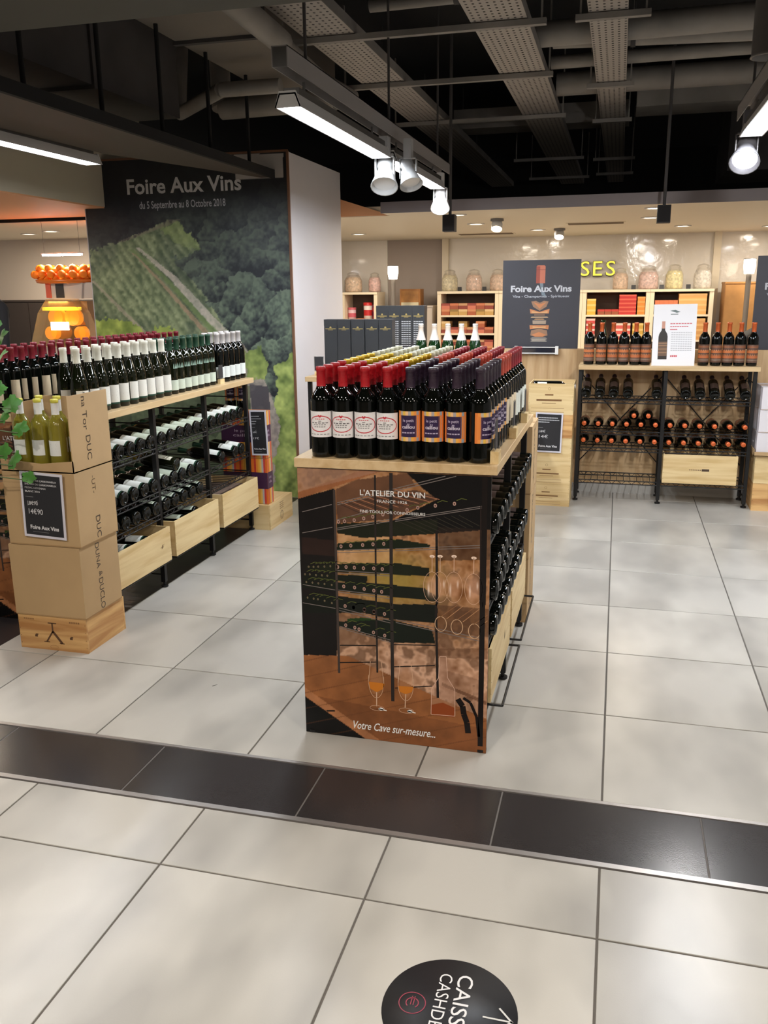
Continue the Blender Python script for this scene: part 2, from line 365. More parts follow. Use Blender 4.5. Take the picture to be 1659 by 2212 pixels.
# far walls : glazed white wall, grey recess, left wall
GLAZE = mat('glazed_white_wall', (228, 222, 213), .12, bump=.25, bscale=14, coat=.4)
struct('wall_back', MB().box(-2.2, 4.5, 11.3, 11.4, 0, 2.19).box(-4.03, -2.93, 11.3, 11.4, 0, 2.19), GLAZE)
struct('wall_recess', MB().box(-2.93, -2.2, 11.33, 11.4, 0, 2.19), mat('taupe_wall', (158, 146, 138), .6))
struct('trim_12', MB().box(-2.2, -2.12, 11.24, 11.3, 0, 2.19).box(1.04, 1.12, 11.24, 11.3, 0, 2.19), CREAM)
struct('wall_far_left', MB().box(-8, -4.03, 9.3, 9.4, 0, 2.19), mat('far_left_wall', (196, 184, 172), .6))
# low oak partition behind the back rack
PART = wood_mat('partition_oak', (206, 174, 132), (184, 148, 104), scale=(14, 14, 1.2), rough=.5)
struct('wall_partition', MB().box(-.95, 1.75, 6.905, 6.98, .07, 1.115), PART)
struct('baseboard_partition', MB().box(-.95, 1.75, 6.9, 6.98, 0, .07), mat('grey_base', (170, 166, 160), .5))

# ---------------------------------------------------------------- things on the ceiling
PERF = perforated_mat('perforated_tray', (156, 149, 142))
def tray(name, x0, x1, y0, y1, z, label):
    t = thing(name, label, 'cable tray', ((x0+x1)/2, y0, z), 0, 'perforated cable trays under the black ceiling')
    hw = (x1-x0)/2; L = y1-y0
    MB().box(-hw, hw, 0, L, 0, .004).build('tray_bottom', PERF, t)
    MB().box(-hw, -hw+.004, 0, L, .004, .06).build('tray_side', CEILP, t)
    MB().box(hw-.004, hw, 0, L, .004, .06).build('tray_side', CEILP, t)
    for k in range(int(L/1.5)):
        MB().rod((-hw+.01, .6+1.5*k, .05), (-hw+.01, .6+1.5*k, 3.44-z), .005).build('hanger_rod', CEILD, t)
tray('cable_tray', -1.80, -1.50, 3.2, 12.8, 2.95, 'perforated grey cable tray running above the long white tube lamp')
tray('cable_tray', -.85, -.55, 3.2, 12.8, 2.95, 'wide perforated grey cable tray above the island bottles')
tray('cable_tray', -.235, -.035, 3.2, 12.8, 2.95, 'narrow perforated grey cable tray, rightmost of the three')
ws = ['nearest the beam', 'next to the tube lamp start', 'above the spotlights', 'farthest, above the cream fascia']
for k, (y, x0, x1) in enumerate([(5.12, -1.95, -.45), (6.3, -1.95, -.5), (7.75, -1.95, -.5), (10.2, -1.2, -.45), (11.9, -1.2, -.45)]):
    b = MB().box(x0, x1, y-.02, y+.02, 2.915, 2.945).box(x0+.02, x0+.03, y-.01, y+.01, 2.945, 3.45).box(x1-.03, x1-.02, y-.01, y+.01, 2.945, 3.45)
    tag(b.build('tray_bracket', CEILP, None, (x0, y, 2.915)), 'grey steel bracket under the left and middle trays, %s from the camera' % ORD[k+1], 'bracket', 'steel brackets under the cable trays')
for k, (y, x0, x1) in enumerate([(5.12, -.3, .08), (6.75, -.3, .02), (8.1, -.3, .02), (10.4, -.36, .08), (11.7, -.36, .08)]):
    b = MB().box(x0, x1, y-.02, y+.02, 2.915, 2.945).box(x0+.02, x0+.03, y-.01, y+.01, 2.945, 3.45).box(x1-.03, x1-.02, y-.01, y+.01, 2.945, 3.45)
    tag(b.build('tray_bracket', CEILP, None, (x0, y, 2.915)), 'short steel bracket under the rightmost tray, %s from the camera' % ORD[k+1], 'bracket', 'steel brackets under the cable trays')
def pipe(label, pts, r, m=CEILP, n=12, clamp=True, name='ceiling_pipe'):
    o = MB().path(pts, r, n).build(name, m, None, pts[0]); tag(o, label, 'pipe', 'pipes under the black ceiling')
    if clamp:
        p, q = Vector(pts[0]), Vector(pts[1]); d = (q-p).normalized(); L = (q-p).length; k = .5
        while k < L:
            c = p+d*k; b = MB().rod(tuple(c-d*.015), tuple(c+d*.015), r*1.14, n); b.rod(tuple(c), (c.x, c.y, 3.45), .006)
            b.build('pipe_clamp', CEILD, o, pts[0]); k += 1.7
    return o
pipe('thin grey pipe crossing over the trays, nearest one at right', [(-1.45, 5.25, 3.12), (3.4, 5.1, 3.12)], .035)
pipe('thick grey pipe crossing at right behind the nearest thin pipe', [(-.6, 5.95, 3.08), (3.4, 5.85, 3.08)], .075)
pipe('sagging insulated grey pipe beside the thick crossing pipe', [(-.5, 6.25, 3.12), (1.0, 6.22, 3.06), (3.4, 6.15, 3.1)], .055)
pipe('grey crossing pipe above the second bracket at right', [(-.55, 6.75, 3.1), (3.4, 6.7, 3.1)], .045)
pipe('thick grey crossing pipe farthest back at right', [(-.55, 7.35, 3.08), (3.4, 7.3, 3.08)], .085)
pipe('large grey pipe running up to the start of the tube lamp', [(-1.72, 3.1, 2.84), (-1.80, 4.75, 2.84)], .062)
pipe('thinner grey pipe end above the tube lamp', [(-1.80, 4.75, 2.84), (-1.86, 5.6, 2.84), (-1.9, 6.4, 2.9)], .042, clamp=False)
pipe('bent grey pipe near the mural top', [(-2.1, 5.5, 2.8), (-2.5, 5.5, 2.8), (-3.1, 6.1, 2.8), (-3.1, 6.2, 3.3)], .045, clamp=False)
pipe('fat grey pipe crossing left of the tube lamp', [(-1.9, 5.98, 2.8), (-2.75, 6.05, 2.8), (-2.8, 6.15, 3.2)], .07, clamp=False)
def duct(label, x0, x1, y0, y1, z0, z1, m, seams=()):
    t = thing('air_duct', label, 'duct', ((x0+x1)/2, y0, z0), 0, 'sheet metal air ducts under the ceiling')
    org = t.location; MB().box(x0, x1, y0, y1, z0, z1).build('duct_body', m, t, org)
    for s_ in seams: MB().box(x0-.015, x1+.015, s_-.018, s_+.018, z0-.02, z1+.01).build('flange', CEILD, t, org)
    for s_ in (x0+.06, x1-.06): MB().rod((s_, (y0+y1)/2, z1), (s_, (y0+y1)/2, 3.45), .006).build('hanger_rod', CEILD, t, org)
duct('pale grey flat duct above the soffit at upper left', -2.56, -2.03, 3.2, 6.4, 2.97, 3.2, mat('duct_pale', (120, 113, 106), .6), (4.1, 5.05))
duct('big dark duct in the upper left ceiling corner', -3.75, -2.72, 3.2, 5.35, 2.62, 3.2, CEILD, (4.4,))
duct('grey flat duct crossing at right above the last pipe', .05, 3.2, 7.85, 8.3, 2.98, 3.2, CEILP)
duct('dark square duct box above the right spotlight', .85, 1.9, 8.6, 9.6, 2.55, 3.2, CEILD)
duct('grey crossing duct in front of the far brackets', -1.6, .0, 8.7, 9.05, 3.03, 3.2, CEILP)
# ---------------------------------------------------------------- lamps
TUBEM = mat('tube_glow', (242, 246, 255), .3, emit=38)
WARMGL = mat('downlight_glow', (255, 238, 205), .3, emit=9)
COOLGL = mat('spot_glow', (240, 242, 255), .3, emit=12)
def tube_fixture(x, y0, y1, z, label, rail=True):
    t = thing('tube_lamp', label, 'ceiling light', (x, y0, z), 0, 'linear white tube lamps'); L = y1-y0
    MB().rod((0, .02, -.012), (0, L-.02, -.012), .013, 10).build('tube', TUBEM, t)
    b = MB().prism([(-.055, -.03), (-.035, .022), (.035, .022), (.055, -.03), (.049, -.03), (.031, .016), (-.031, .016), (-.049, -.03)], 'y', 0, L)
    b.build('reflector', WHITEMETAL, t)
    for k in (0, L-.016): MB().prism([(-.055, -.03), (-.035, .03), (.035, .03), (.055, -.03)], 'y', k, k+.012).build('end_cap', WHITEMETAL, t)
    MB().box(-.032, .032, .05, L-.05, .024, .05).build('ballast_box', GREYMETAL, t)
    if rail:
        for k in (.2, L-.2): MB().rod((0, k, .05), (0, k, .1), .006).build('hanger_rod', GREYMETAL, t)
tube_fixture(-1.31, 3.50, 4.95, 2.30, 'long white tube lamp nearest the camera, left of the island')
tube_fixture(-1.31, 5.08, 6.53, 2.30, 'white tube lamp continuing behind the first, ending above the white pillar')
tube_fixture(.575, 3.40, 4.85, 2.30, 'white tube lamp at the right edge above the aisle')
tube_fixture(1.9, 4.3, 5.75, 2.30, 'white tube lamp beyond the right aisle')
tube_fixture(-3.07, 2.75, 4.9, 2.335, 'slim white tube lamp under the left soffit')
def rail(x, y0, y1, z0, label, top=3.45):
    t = thing('lighting_rail', label, 'rail', (x, y0, z0), 0, 'lighting rails under the ceiling'); L = y1-y0
    MB().box(-.033, -.029, 0, L, 0, .075).box(.029, .033, 0, L, 0, .075).box(-.033, .033, 0, L, .071, .075).build('channel', mat('rail_grey', (150, 146, 144), .5), t)
    MB().box(-.029, .029, 0, .004, .0, .071).build('end_plate', GREYMETAL, t)
    for k in (.3, L/2, L-.3): MB().rod((0, k, .075), (0, k, top-z0), .007).build('hanger_rod', CEILD, t)
rail(-1.31, 3.43, 6.8, 2.40, 'grey lighting rail carrying the two long tube lamps')
rail(.575, 3.1, 5.2, 2.40, 'grey lighting rail at the right edge of the ceiling')
def spot(loc, aim, label, m=WHITEMETAL, s=1.0, glow=True, lit=0):
    t = thing('spotlight', label, 'spotlight', loc, 0, 'track spotlights'); d = (Vector(aim)-Vector(loc)).normalized()
    q = d.to_track_quat('Z', 'Y').to_matrix().to_4x4(); q = Matrix.Translation((0, 0, -.07*s)) @ q
    MB().box(-.02*s, .02*s, -.028*s, .028*s, -.004, .10).build('adapter', m, t)
    MB().box(-.045*s, -.04*s, -.012*s, .012*s, -.10*s, 0).box(.04*s, .045*s, -.012*s, .012*s, -.10*s, 0).box(-.045*s, .045*s, -.012*s, .012*s, -.006, 0).build('yoke', m, t)
    b = MB().lathe([(.0, -.075*s), (.034*s, -.072*s), (.038*s, -.03*s), (.03*s, -.02*s), (.036*s, 0), (.062*s, .075*s), (.058*s, .075*s), (.034*s, .02*s)], 20, 0, q)
    b.build('lamp_head', m, t)
    MB().disc(.05*s, .055*s, 20, 0, True, q).build('lens', COOLGL if glow else WHITEMETAL, t)
    if lit:
        l = bpy.data.lights.new('spotlight_lamp', 'SPOT'); l.energy = lit; l.spot_size = 1.25; l.spot_blend = .6; l.color = (1, .97, .93); l.shadow_soft_size = .05*s
        o = bpy.data.objects.new('spotlight_lamp', l); COL.objects.link(o); o.location = Vector(loc)+Vector((0, 0, -.07*s))+d*.09*s
        o.rotation_euler = (-d).to_track_quat('Z', 'Y').to_euler()
    return t
spot((-1.31, 5.015, 2.29), (-1.15, 4.1, .9), 'grey spotlight head between the two long tube lamps', mat('spot_grey', (176, 176, 176), .4), 1.25, glow=False)
spot((-1.20, 5.12, 2.29), (-.7, 4.5, .9), 'rear grey spotlight head beside the front one between tubes', mat('spot_grey', (176, 176, 176), .4), 1.1, glow=False)
spot((-1.31, 6.62, 2.29), (-1.15, 5.6, .9), 'bright white spotlight at the end of the second tube lamp', WHITEMETAL, 1.15, lit=25)
spot((.575, 4.98, 2.31), (.3, 3.3, .6), 'big grey spotlight glowing white at right', mat('spot_dark', (96, 94, 98), .5), 1.2, lit=28)
spot((.575, 3.25, 2.31), (.38, 6.65, 1.15), 'grey spotlight on the right rail aimed at the back rack', mat('spot_dark', (96, 94, 98), .5), 1.2, lit=85)
# cylinder pendant at the top right corner
t = thing('pendant_downlight', 'grey cylinder downlight cut off by the top right corner', 'ceiling light', (.625, 4.8, 2.62))
MB().lathe([(.085, .75), (.085, 0), (.09, -.01), (.078, -.012), (.07, .02)], 28).build('cylinder', mat('pendant_grey', (120, 116, 114), .5), t)
MB().disc(.07, .02, 24, 0, False).build('lens', mat('lens_dim', (150, 148, 144), .3), t)
MB().rod((0, 0, .75), (0, 0, .83), .02).build('stem', CEILD, t)
def downlight(x, y, z, label, group, tilt=False):
    t = thing('recessed_downlight', label, 'ceiling light', (x, y, z), 0, group)
    MB().lathe([(.085, 0), (.088, -.006), (.066, -.008), (.064, 0)], 24).build('bezel', WHITEMETAL, t)
    MB().disc(.065, -.003, 24, 0, False).build('lens', WARMGL, t)
nm = ['glowing recessed downlight touching the left black speaker', 'glowing recessed downlight between the left black speaker and the swivel spot', 'glowing recessed downlight left of the right speaker, farther one', 'glowing recessed downlight just above the right black speaker', 'glowing recessed downlight at the right edge of the cream ceiling',
      'recessed downlight above the sweets shelf beside the pillar', 'recessed downlight above the jars behind the bottle poster', 'recessed downlight above the jars at right', 'recessed downlight hidden near the pillar', 'recessed downlight far right of the cream ceiling']
for (x, y), n_ in zip(FAR_DL, nm): downlight(x, y, 2.19, n_, 'recessed downlights over the sweets counter')
for (x, y), n_ in zip(LEFT_DL, ['left of the two downlights above the juice machine', 'right of the two downlights above the juice machine', 'recessed downlight just left of the mural', 'recessed downlight behind the mural panel', 'unseen downlight added to brighten the brown soffit, farther one', 'unseen downlight added to brighten the brown soffit, nearer one']): downlight(x, y, 2.19, n_, 'recessed downlights over the juice counter')
for k, (x, y, p) in enumerate(PASSAGE): downlight(x, y, 2.5, 'recessed downlight in the passage ceiling, %s of the six' % ORD[k+1], 'recessed downlights of the passage')
def eyeball(x, y, label):
    t = thing('eyeball_spot', label, 'spotlight', (x, y, 2.19), 0, 'swivel spots in the cream ceiling')
    MB().lathe([(.06, 0), (.062, -.02), (.045, -.025)], 20).build('base', GREYMETAL, t)
    q = Matrix.Translation((0, 0, -.05)) @ Matrix.Rotation(2.6, 4, 'X')
    MB().lathe([(0, -.05), (.04, -.04), (.052, 0), (.05, .05)], 20, 0, q).build('head', mat('spot_grey', (176, 176, 176), .4), t)
    MB().disc(.048, .04, 20, 0, True, q).build('lens', WARMGL, t)
eyeball(-1.12, 8.33, 'swivel spot right of the left black speaker'); eyeball(-.66, 9.9, 'swivel spot near the far wall above the bottle poster'); eyeball(1.5, 9.7, 'swivel spot at the right edge above the lamp')
def grille(x0, x1, y0, y1, label):
    t = thing('air_grille', label, 'air vent', ((x0+x1)/2, y0, 2.19), 0, 'air grilles in the cream ceiling'); a = (x1-x0)/2; d = y1-y0
    MB().box(-a, a, 0, d, -.004, 0).build('frame', CREAM, t)
    for k in range(4): MB().box(-a+.02, a-.02, .03+k*(d-.06)/4, .03+(k+.6)*(d-.06)/4, -.01, -.004).build('slat', mat('grille_shadow', (120, 104, 84), .7), t)
grille(-.55, .02, 9.1, 9.35, 'slotted air grille in cream ceiling above the poster'); grille(-1.85, -1.2, 10.3, 10.55, 'slotted air grille near the far wall at left')
def speaker(x, y, z, label, s=1):
    t = thing('hanging_speaker', label, 'speaker', (x, y, z), 0, 'black speakers hung from the ceiling')
    MB().box(-.047*s, .047*s, -.05, .05, -.062*s, .062*s).build('cabinet', mat('speaker_black', (36, 32, 32), .6), t)
    MB().box(-.042*s, .042*s, -.054, -.05, -.056*s, .056*s).build('front_grille', mat('speaker_cloth', (28, 25, 26), .9), t)
    MB().rod((.0, .02, .062*s), (0, .02, 3.45-z), .012).build('pole', CEILD, t)
speaker(-1.312, 7.0, 2.066, 'small black speaker hanging left, below the bright spotlight'); speaker(.281, 7.0, 2.085, 'small black speaker hanging right, above the white card')

# ================================================================ BOTTLES
PROF = {
 'bordeaux': [(.001, .014), (.02, .011), (.028, .003), (.033, 0), (.0368, .004), (.0372, .02), (.0372, .184), (.0355, .199), (.029, .213), (.0195, .226), (.0150, .240), (.0142, .286), (.0158, .288), (.0158, .300), (.001, .300)],
 'burgundy': [(.001, 0), (.036, 0), (.0405, .005), (.0405, .128), (.0385, .152), (.031, .185), (.0215, .217), (.0160, .242), (.0145, .288), (.0160, .290), (.0160, .302), (.001, .302)],
 'champagne': [(.001, 0), (.039, 0), (.0435, .006), (.0435, .150), (.040, .180), (.031, .214), (.0215, .246), (.0165, .272), (.0160, .300), (.0175, .302), (.0175, .314), (.001, .314)]}
CAPP = {
 'bordeaux': [(.0168, .231), (.0156, .240), (.0150, .286), (.0166, .287), (.0166, .3005), (.0150, .3018), (.001, .302)],
 'burgundy': [(.0182, .236), (.0168, .246), (.0156, .287), (.0172, .289), (.0172, .3025), (.0155, .304), (.001, .3042)],
 'champagne': [(.0335, .208), (.0330, .212), (.0222, .247), (.0178, .270), (.0172, .298), (.0190, .300), (.0190, .304), (.0172, .307), (.0185, .312), (.0170, .318), (.001, .319)]}
class LPrint(Print):
    def strip(s, u0, u1, v0, v1, col, layer=1, n=12):
        for i in range(n): s.rect(u0+(u1-u0)*i/n, u0+(u1-u0)*(i+1)/n, v0, v1, col, layer)
        return s
    def wrap(s, name, R, z0, m=None):
        me = bpy.data.meshes.new(name); vs_ = []
        for a, b, l in s.v:
            r = R+.0004+.00012*l; vs_.append((r*math.sin(a/R), -r*math.cos(a/R), z0+b))
        me.from_pydata(vs_, [], s.f); at = me.attributes.new('Col', 'FLOAT_COLOR', 'CORNER'); dat = []
        for f, c in zip(s.f, s.c): dat += list(c)*len(f)
        at.data.foreach_set('color', dat); me.materials.append(m or PRINT); me.update(); return me
def lab_oval():
    p = LPrint(); p.strip(-.048, .048, 0, .086, (236, 232, 232)); c = (0, .045)
    p.ring(c, .041, .026, .0032, (196, 44, 58), 2, 32); p.poly([(-.006, .0745), (.006, .0745), (.003, .066), (-.003, .066)], (196, 44, 58), 3)
    for v, wd, col in ((.059, .034, (214, 120, 124)), (.052, .010, (120, 110, 112)), (.046, .062, (110, 106, 108)), (.040, .044, (150, 146, 146)), (.033, .040, (150, 146, 146))):
        for i in range(5): p.rect(-wd/2+wd*i/5, -wd/2+wd*(i+.72)/5, v, v+.0034, col, 3)
    for i in range(6): p.rect(-.036+.012*i, -.036+.012*i+.008, .008, .011, (150, 146, 146), 3)
    return p, .0372, .070
def lab_petit():
    p = LPrint(); st = [(232, 130, 60), (240, 150, 70), (190, 176, 160), (236, 190, 80), (240, 190, 140), (170, 160, 160), (236, 170, 70), (240, 150, 70), (150, 160, 170), (232, 130, 60)]
    for i, c in enumerate(st): p.strip(-.046+.0092*i, -.046+.0092*(i+1), 0, .098, c, 1, 2)
    p.strip(-.046, -.024, .012, .086, (232, 134, 62), 2, 3); p.strip(.024, .046, .012, .086, (232, 134, 62), 2, 3)
    p.strip(-.027, .027, .014, .084, (44, 26, 66), 3, 8)
    p.text('le petit', 0, .064, .009, (190, 176, 200), 4, 'C', .036, .01); p.text('caillou', 0, .042, .011, (220, 210, 226), 4, 'C', .042, .02)
    p.rect(-.004, .004, .054, .058, (190, 176, 200), 4)
    for i in range(5): p.rect(-.022+.009*i, -.022+.009*i+.007, .026, .030, (190, 176, 200), 4)
    return p, .0372, .066
def lab_plain(base, w=.07, h=.085, z=.03, R=.0372, foot=None, ink=(150, 144, 136)):
    p = LPrint(); p.strip(-w/2, w/2, 0, h, base)
    if foot: p.strip(-w/2, w/2, 0, h*.09, foot, 2)
    for v, wd in ((.74, .5), (.62, .62), (.45, .4), (.3, .5)): p.rect(-w*wd*.4, w*wd*.4, h*v, h*v+.003, ink, 2)
    return p, R, z
def lab_band():
    p = LPrint(); p.strip(-.052, .052, 0, .125, (104, 74, 60))
    for v, hh, c in ((.104, .010, (150, 92, 60)), (.090, .006, (84, 60, 54)), (.066, .016, (196, 112, 62)), (.058, .004, (70, 54, 50)), (.030, .018, (186, 104, 60)), (.012, .01, (130, 110, 96))):
        p.strip(-.052, .052, v, v+hh, c, 2)
    for v in (.082, .05):
        for i in range(7): p.poly([(-.044+.0125*i, v), (-.036+.0125*i, v), (-.04+.0125*i, v+.01)], (214, 140, 84), 3)
    return p, .0372, .024
def lab_green():
    p = LPrint(); p.strip(-.034, .034, 0, .055, (206, 214, 196)); p.rect(-.02, .02, .03, .033, (150, 160, 140), 2); p.rect(-.014, .014, .02, .022, (150, 160, 140), 2)
    e = LPrint()
    for a in range(4): e.poly([(-.018+.01*a, .118), (-.009+.01*a, .118), (-.0145+.01*a, .146)], (150, 176, 160), 2)
    return p, .0372, .022, e
CAPM = lambda n, c, r=.38, me=.0: mat('foil_'+n, c, r, me, bump=.15, bscale=220)
KIND = {
 'red_oval': ('bordeaux', GLASSK, CAPM('red', (176, 20, 30)), lab_oval),
 'petit': ('bordeaux', GLASSK, CAPM('aubergine', (48, 32, 48)), lab_petit),
 'gold': ('bordeaux', GLASSO, CAPM('gold', (206, 170, 44), .3, .5), lambda: lab_plain((232, 226, 205))),
 'ivory': ('bordeaux', GLASSO, CAPM('ivory', (206, 204, 176)), lambda: lab_plain((232, 226, 205))),
 'coral': ('bordeaux', GLASSK, CAPM('coral', (190, 74, 56)), lambda: lab_plain((224, 206, 176), .085, .09, .06)),
 'claret': ('bordeaux', GLASSK, CAPM('claret', (138, 28, 40)), lambda: lab_plain((214, 216, 206), .085, .09, .05)),
 'cream': ('burgundy', GLASSO, CAPM('cream', (226, 222, 206), .45, 0), lambda: lab_plain((232, 228, 218), .066, .092, .022, .0405, (26, 64, 48))),
 'green': ('bordeaux', GLASSO, CAPM('green', (30, 66, 46)), lab_green),
 'silver': ('bordeaux', GLASSK, CAPM('silver', (214, 208, 206), .3, .3), lambda: lab_plain((226, 230, 226), .066, .068, .03)),
 'crimson': ('bordeaux', GLASSK, CAPM('crimson', (124, 24, 40)), lambda: lab_plain((216, 202, 176), .08, .10, .05)),
 'copper': ('bordeaux', GLASSK, CAPM('copper', (204, 96, 46), .35, .3), lab_band),
 'champagne': ('champagne', GLASSG, CAPM('white_foil', (226, 218, 212), .35, .1), lambda: lab_plain((40, 46, 60), .08, .07, .05, .0435)),
 'pale': ('bordeaux', GLASSY, CAPM('yellow_top', (206, 196, 74), .35, 0), lambda: lab_plain((226, 226, 222), .062, .066, .062)),
 'lying_white': ('bordeaux', GLASSK, CAPM('green', (30, 66, 46)), lambda: lab_plain((232, 234, 228), .085, .095, .016, .0372, (26, 64, 48))),
 'lying_mint': ('bordeaux', GLASSK, CAPM('green', (30, 66, 46)), lambda: lab_plain((206, 216, 198), .085, .090, .016)),
 'lying_dark': ('bordeaux', GLASSK, CAPM('aubergine', (48, 32, 48)), lambda: lab_plain((66, 50, 44), .06, .08, .05)),
}
_B = {}
def kind_meshes(k):
    if k not in _B:
        sh, g, cm, lf = KIND[k]; b = MB().lathe(PROF[sh], 18)
        body = b.mesh('bottle_glass', g); cap = MB().lathe(CAPP[sh], 16).mesh('capsule', cm); p, R, z, *e = lf()
        _B[k] = (body, cap, p.wrap('bottle_label', R, z), e[0].wrap('emblem', R, z) if e else None)
    return _B[k]
WHITEK = ('gold', 'ivory', 'cream', 'green', 'silver', 'pale', 'lying_white', 'lying_mint')
def bottle(k, loc, label, group, rz=0.0, M=None, name=None, cap=True, lab=True):
    name = name or ('white_wine_bottle' if k in WHITEK else 'red_wine_bottle')
    body, cp, lb, em = kind_meshes(k); o = link(name, body)
    if M is None: o.location = loc; o.rotation_euler = (0, 0, rz)
    else: o.location = loc; o.rotation_euler = M.to_euler()
    tag(o, label, 'bottle', group)
    if cap: link('capsule', cp, o)
    if lab: link('bottle_label', lb, o)
    if em: link('emblem', em, o)
    return o
def lie(rz, tilt=.05, spin=0.0, neck_out=False):
    return (Matrix.Rotation(rz, 3, 'Z') @ Matrix.Rotation((PI/2+tilt) if neck_out else (-PI/2+tilt), 3, 'X') @ Matrix.Rotation(spin+(PI if neck_out else 0), 3, 'Z'))

# ================================================================ RACKS
def wire_shelf(W, y0, y1, z, rails=True):
    b = MB(); r = .0042
    for yy in (y0, y1):
        for zz in (z-.004, z-.028): b.rod((0, yy, zz), (W, yy, zz), r, 6)
        n = 8
        for i in range(n):
            a = W*(i+.1)/n; c = W*(i+.5)/n; e = W*(i+.9)/n
            b.rod((a, yy, z-.004), (c, yy, z-.028), .002, 4); b.rod((c, yy, z-.028), (e, yy, z-.004), .002, 4)
    for xx in (0, W): b.rod((xx, y0, z-.004), (xx, y1, z-.004), r, 6)
    for i in range(1, 12): b.rod((W*i/12, y0, z-.006), (W*i/12, y1, z-.006), .0026, 5)
    return b
def rack(label, loc, rz, n, depth, levels, shelf, brace=False, loop=False, group='black wire bottle racks with oak tops', mw=.6):
    t = thing('wine_rack', label, 'rack', loc, rz, group)
    x0, x1, y0, y1 = shelf
    s_ = MB().box(x0, x1, y0, y1, .988, 1.02).build('top_shelf', SHELFW, t)
    bv = s_.modifiers.new('b', 'BEVEL'); bv.width = .002; bv.segments = 2
    for i in range(n+1):
        for yy in (0, depth-.025):
            p_ = MB().box(i*mw-.0125, i*mw+.0125, yy, yy+.025, .03, .988).build('post', BLACK, t)
            MB().rod((i*mw, yy+.0125, .003), (i*mw, yy+.0125, .012), .02, 10).rod((i*mw, yy+.0125, .012), (i*mw, yy+.0125, .04), .008, 8).build('levelling_foot', BLACK, p_)
        for zz in (.07, .5, .9): MB().rod((i*mw, .02, zz), (i*mw, depth-.02, zz), .004).build('side_bar', BLACK, t)
    for i in range(n):
        for z, proj in levels: 
            o = wire_shelf(mw-.03, -proj, depth-.01, z); o.v = [(x+i*mw+.015, y, zz) for x, y, zz in o.v]; o.build('wire_shelf', BLACK, t)
        if loop:
            MB().path([(i*mw+.03, .0, .165), (i*mw+.03, -.055, .165), (i*mw+mw-.03, -.055, .165), (i*mw+mw-.03, .0, .165)], .0045).build('wire_loop', BLACK, t)
        if brace:
            MB().rod((i*mw, depth, .25), (i*mw+mw, depth, .93), .004).build('cross_brace', BLACK, t)
            MB().rod((i*mw, depth+.006, .93), (i*mw+mw, depth+.006, .25), .004).build('cross_brace', BLACK, t)
    return t
LV = [(.773, .0), (.54, .0), (.415, .0), (.175, .0)]
# ---- island
rack('double-sided island rack behind the cellar poster', (-.372, 2.722, 0), PI/2, 2, .64, LV, (-.023, 1.19, -.027, .66), loop=True)
# ---- left rack
rack('long left rack with three bays beside the carton stack', (-2.317, 3.452, 0), PI/2, 3, .64, LV, (-.02, 1.86, -.027, .67), loop=True)
# ---- back rack
rack('back rack against the oak partition, copper-capped bottles on top', (-.247, 6.585, 0), 0, 2, .28, [(.773, .0), (.54, .0), (.415, .0), (.175, .03)], (-.015, 1.225, -.03, .30), brace=True)
# ---- rack behind the island
rack('rack behind the island with black gift boxes on top', (-1.95, 5.44, 0), 0, 2, .88, [(.54, 0), (.175, 0)], (-.02, 1.22, -.03, .91))

# ================================================================ ISLAND TOP
def pos(j): return ORD[j+1]
for j in range(15):
    for i in range(8):
        if i < 4: k = 'red_oval' if j < 4 else ('gold' if j < 9 else 'ivory')
        else: k = 'petit' if j < 6 else ('coral' if j < 10 else 'claret')
        nm_ = {'red_oval': 'red-capped', 'gold': 'gold-capped', 'ivory': 'ivory-capped', 'petit': 'dark-purple-capped', 'coral': 'coral-capped', 'claret': 'dark-red-capped'}[k]
        rz = random.uniform(-.15, .15) if j == 0 else random.uniform(-.4, .4)
        if i == 7: rz = 1.0 + random.uniform(-.15, .15)
        if j == 0: rz = [.12, .05, .1, -.04, .02, .04, -.12, .95][i]
        bottle(k, (-.945+.0762*i+random.uniform(-.0004, .0004), 2.752+.0775*j, 1.02), '%s bottle on the island, %s from the left in the %s row' % (nm_, pos(i), pos(j)), 'bottles standing on the island shelf', rz)
def price_block(loc, rz, label, h=.085, wd=.05, bd=.0095, bh=.028):
    t = thing('price_holder', label, 'price holder', loc, rz, 'wooden price holders')
    MB().box(-.03, .03, -bd, bd, 0, bh).build('wood_block', PINE, t)
    MB().box(-wd/2, wd/2, -.0012, .0012, bh, bh+h).build('acrylic_plate', CLEAR, t)
    MB().box(-wd/2+.004, wd/2-.004, -.0022, -.0013, bh+.006, bh+h-.004).build('price_card', mat('card_black', (48, 48, 52), .5), t)
for y, n_ in ((2.757, 'nearest the cellar poster'), (3.26, 'second from the cellar poster'), (3.66, 'third from the cellar poster')):
    price_block((-.3595, y, 1.02), PI/2, 'wooden price holder on the island edge, '+n_, .10, .06, bd=.0135, bh=.040)
price_block((-2.337, 4.92, 1.02), PI/2, 'wooden price holder on the left rack edge before the silver caps', .085, .06)
price_block((-2.337, 3.50, 1.02), PI/2, 'price holder at the near end of the left rack', .085, .06)

# ---- island right side : lying bottles
for n_, z, cnt, gname in (('upper', .773, range(12), 'a'), ('middle', .54, range(11), 'b'), ('lower', .415, range(9), 'c')):
    for q in cnt:
        y = 2.722+(q//6)*.6+.05+(q % 6)*.1
        bottle('lying_dark', (-.345, y, z+.0395), 'dark bottle lying on the island side, %s wire shelf, %s from the poster' % (n_, pos(q)), 'bottles lying in the island side', M=lie(PI/2, .03, random.uniform(-.5, .5)))
for q in range(4):
    bottle('lying_dark', (-.352, 2.872+q*.1, .54+.0395+.062), 'dark bottle in the second layer on the island middle shelf, %s from poster' % pos(q), 'bottles lying in the island side', M=lie(PI/2, .03, random.uniform(-.5, .5)))

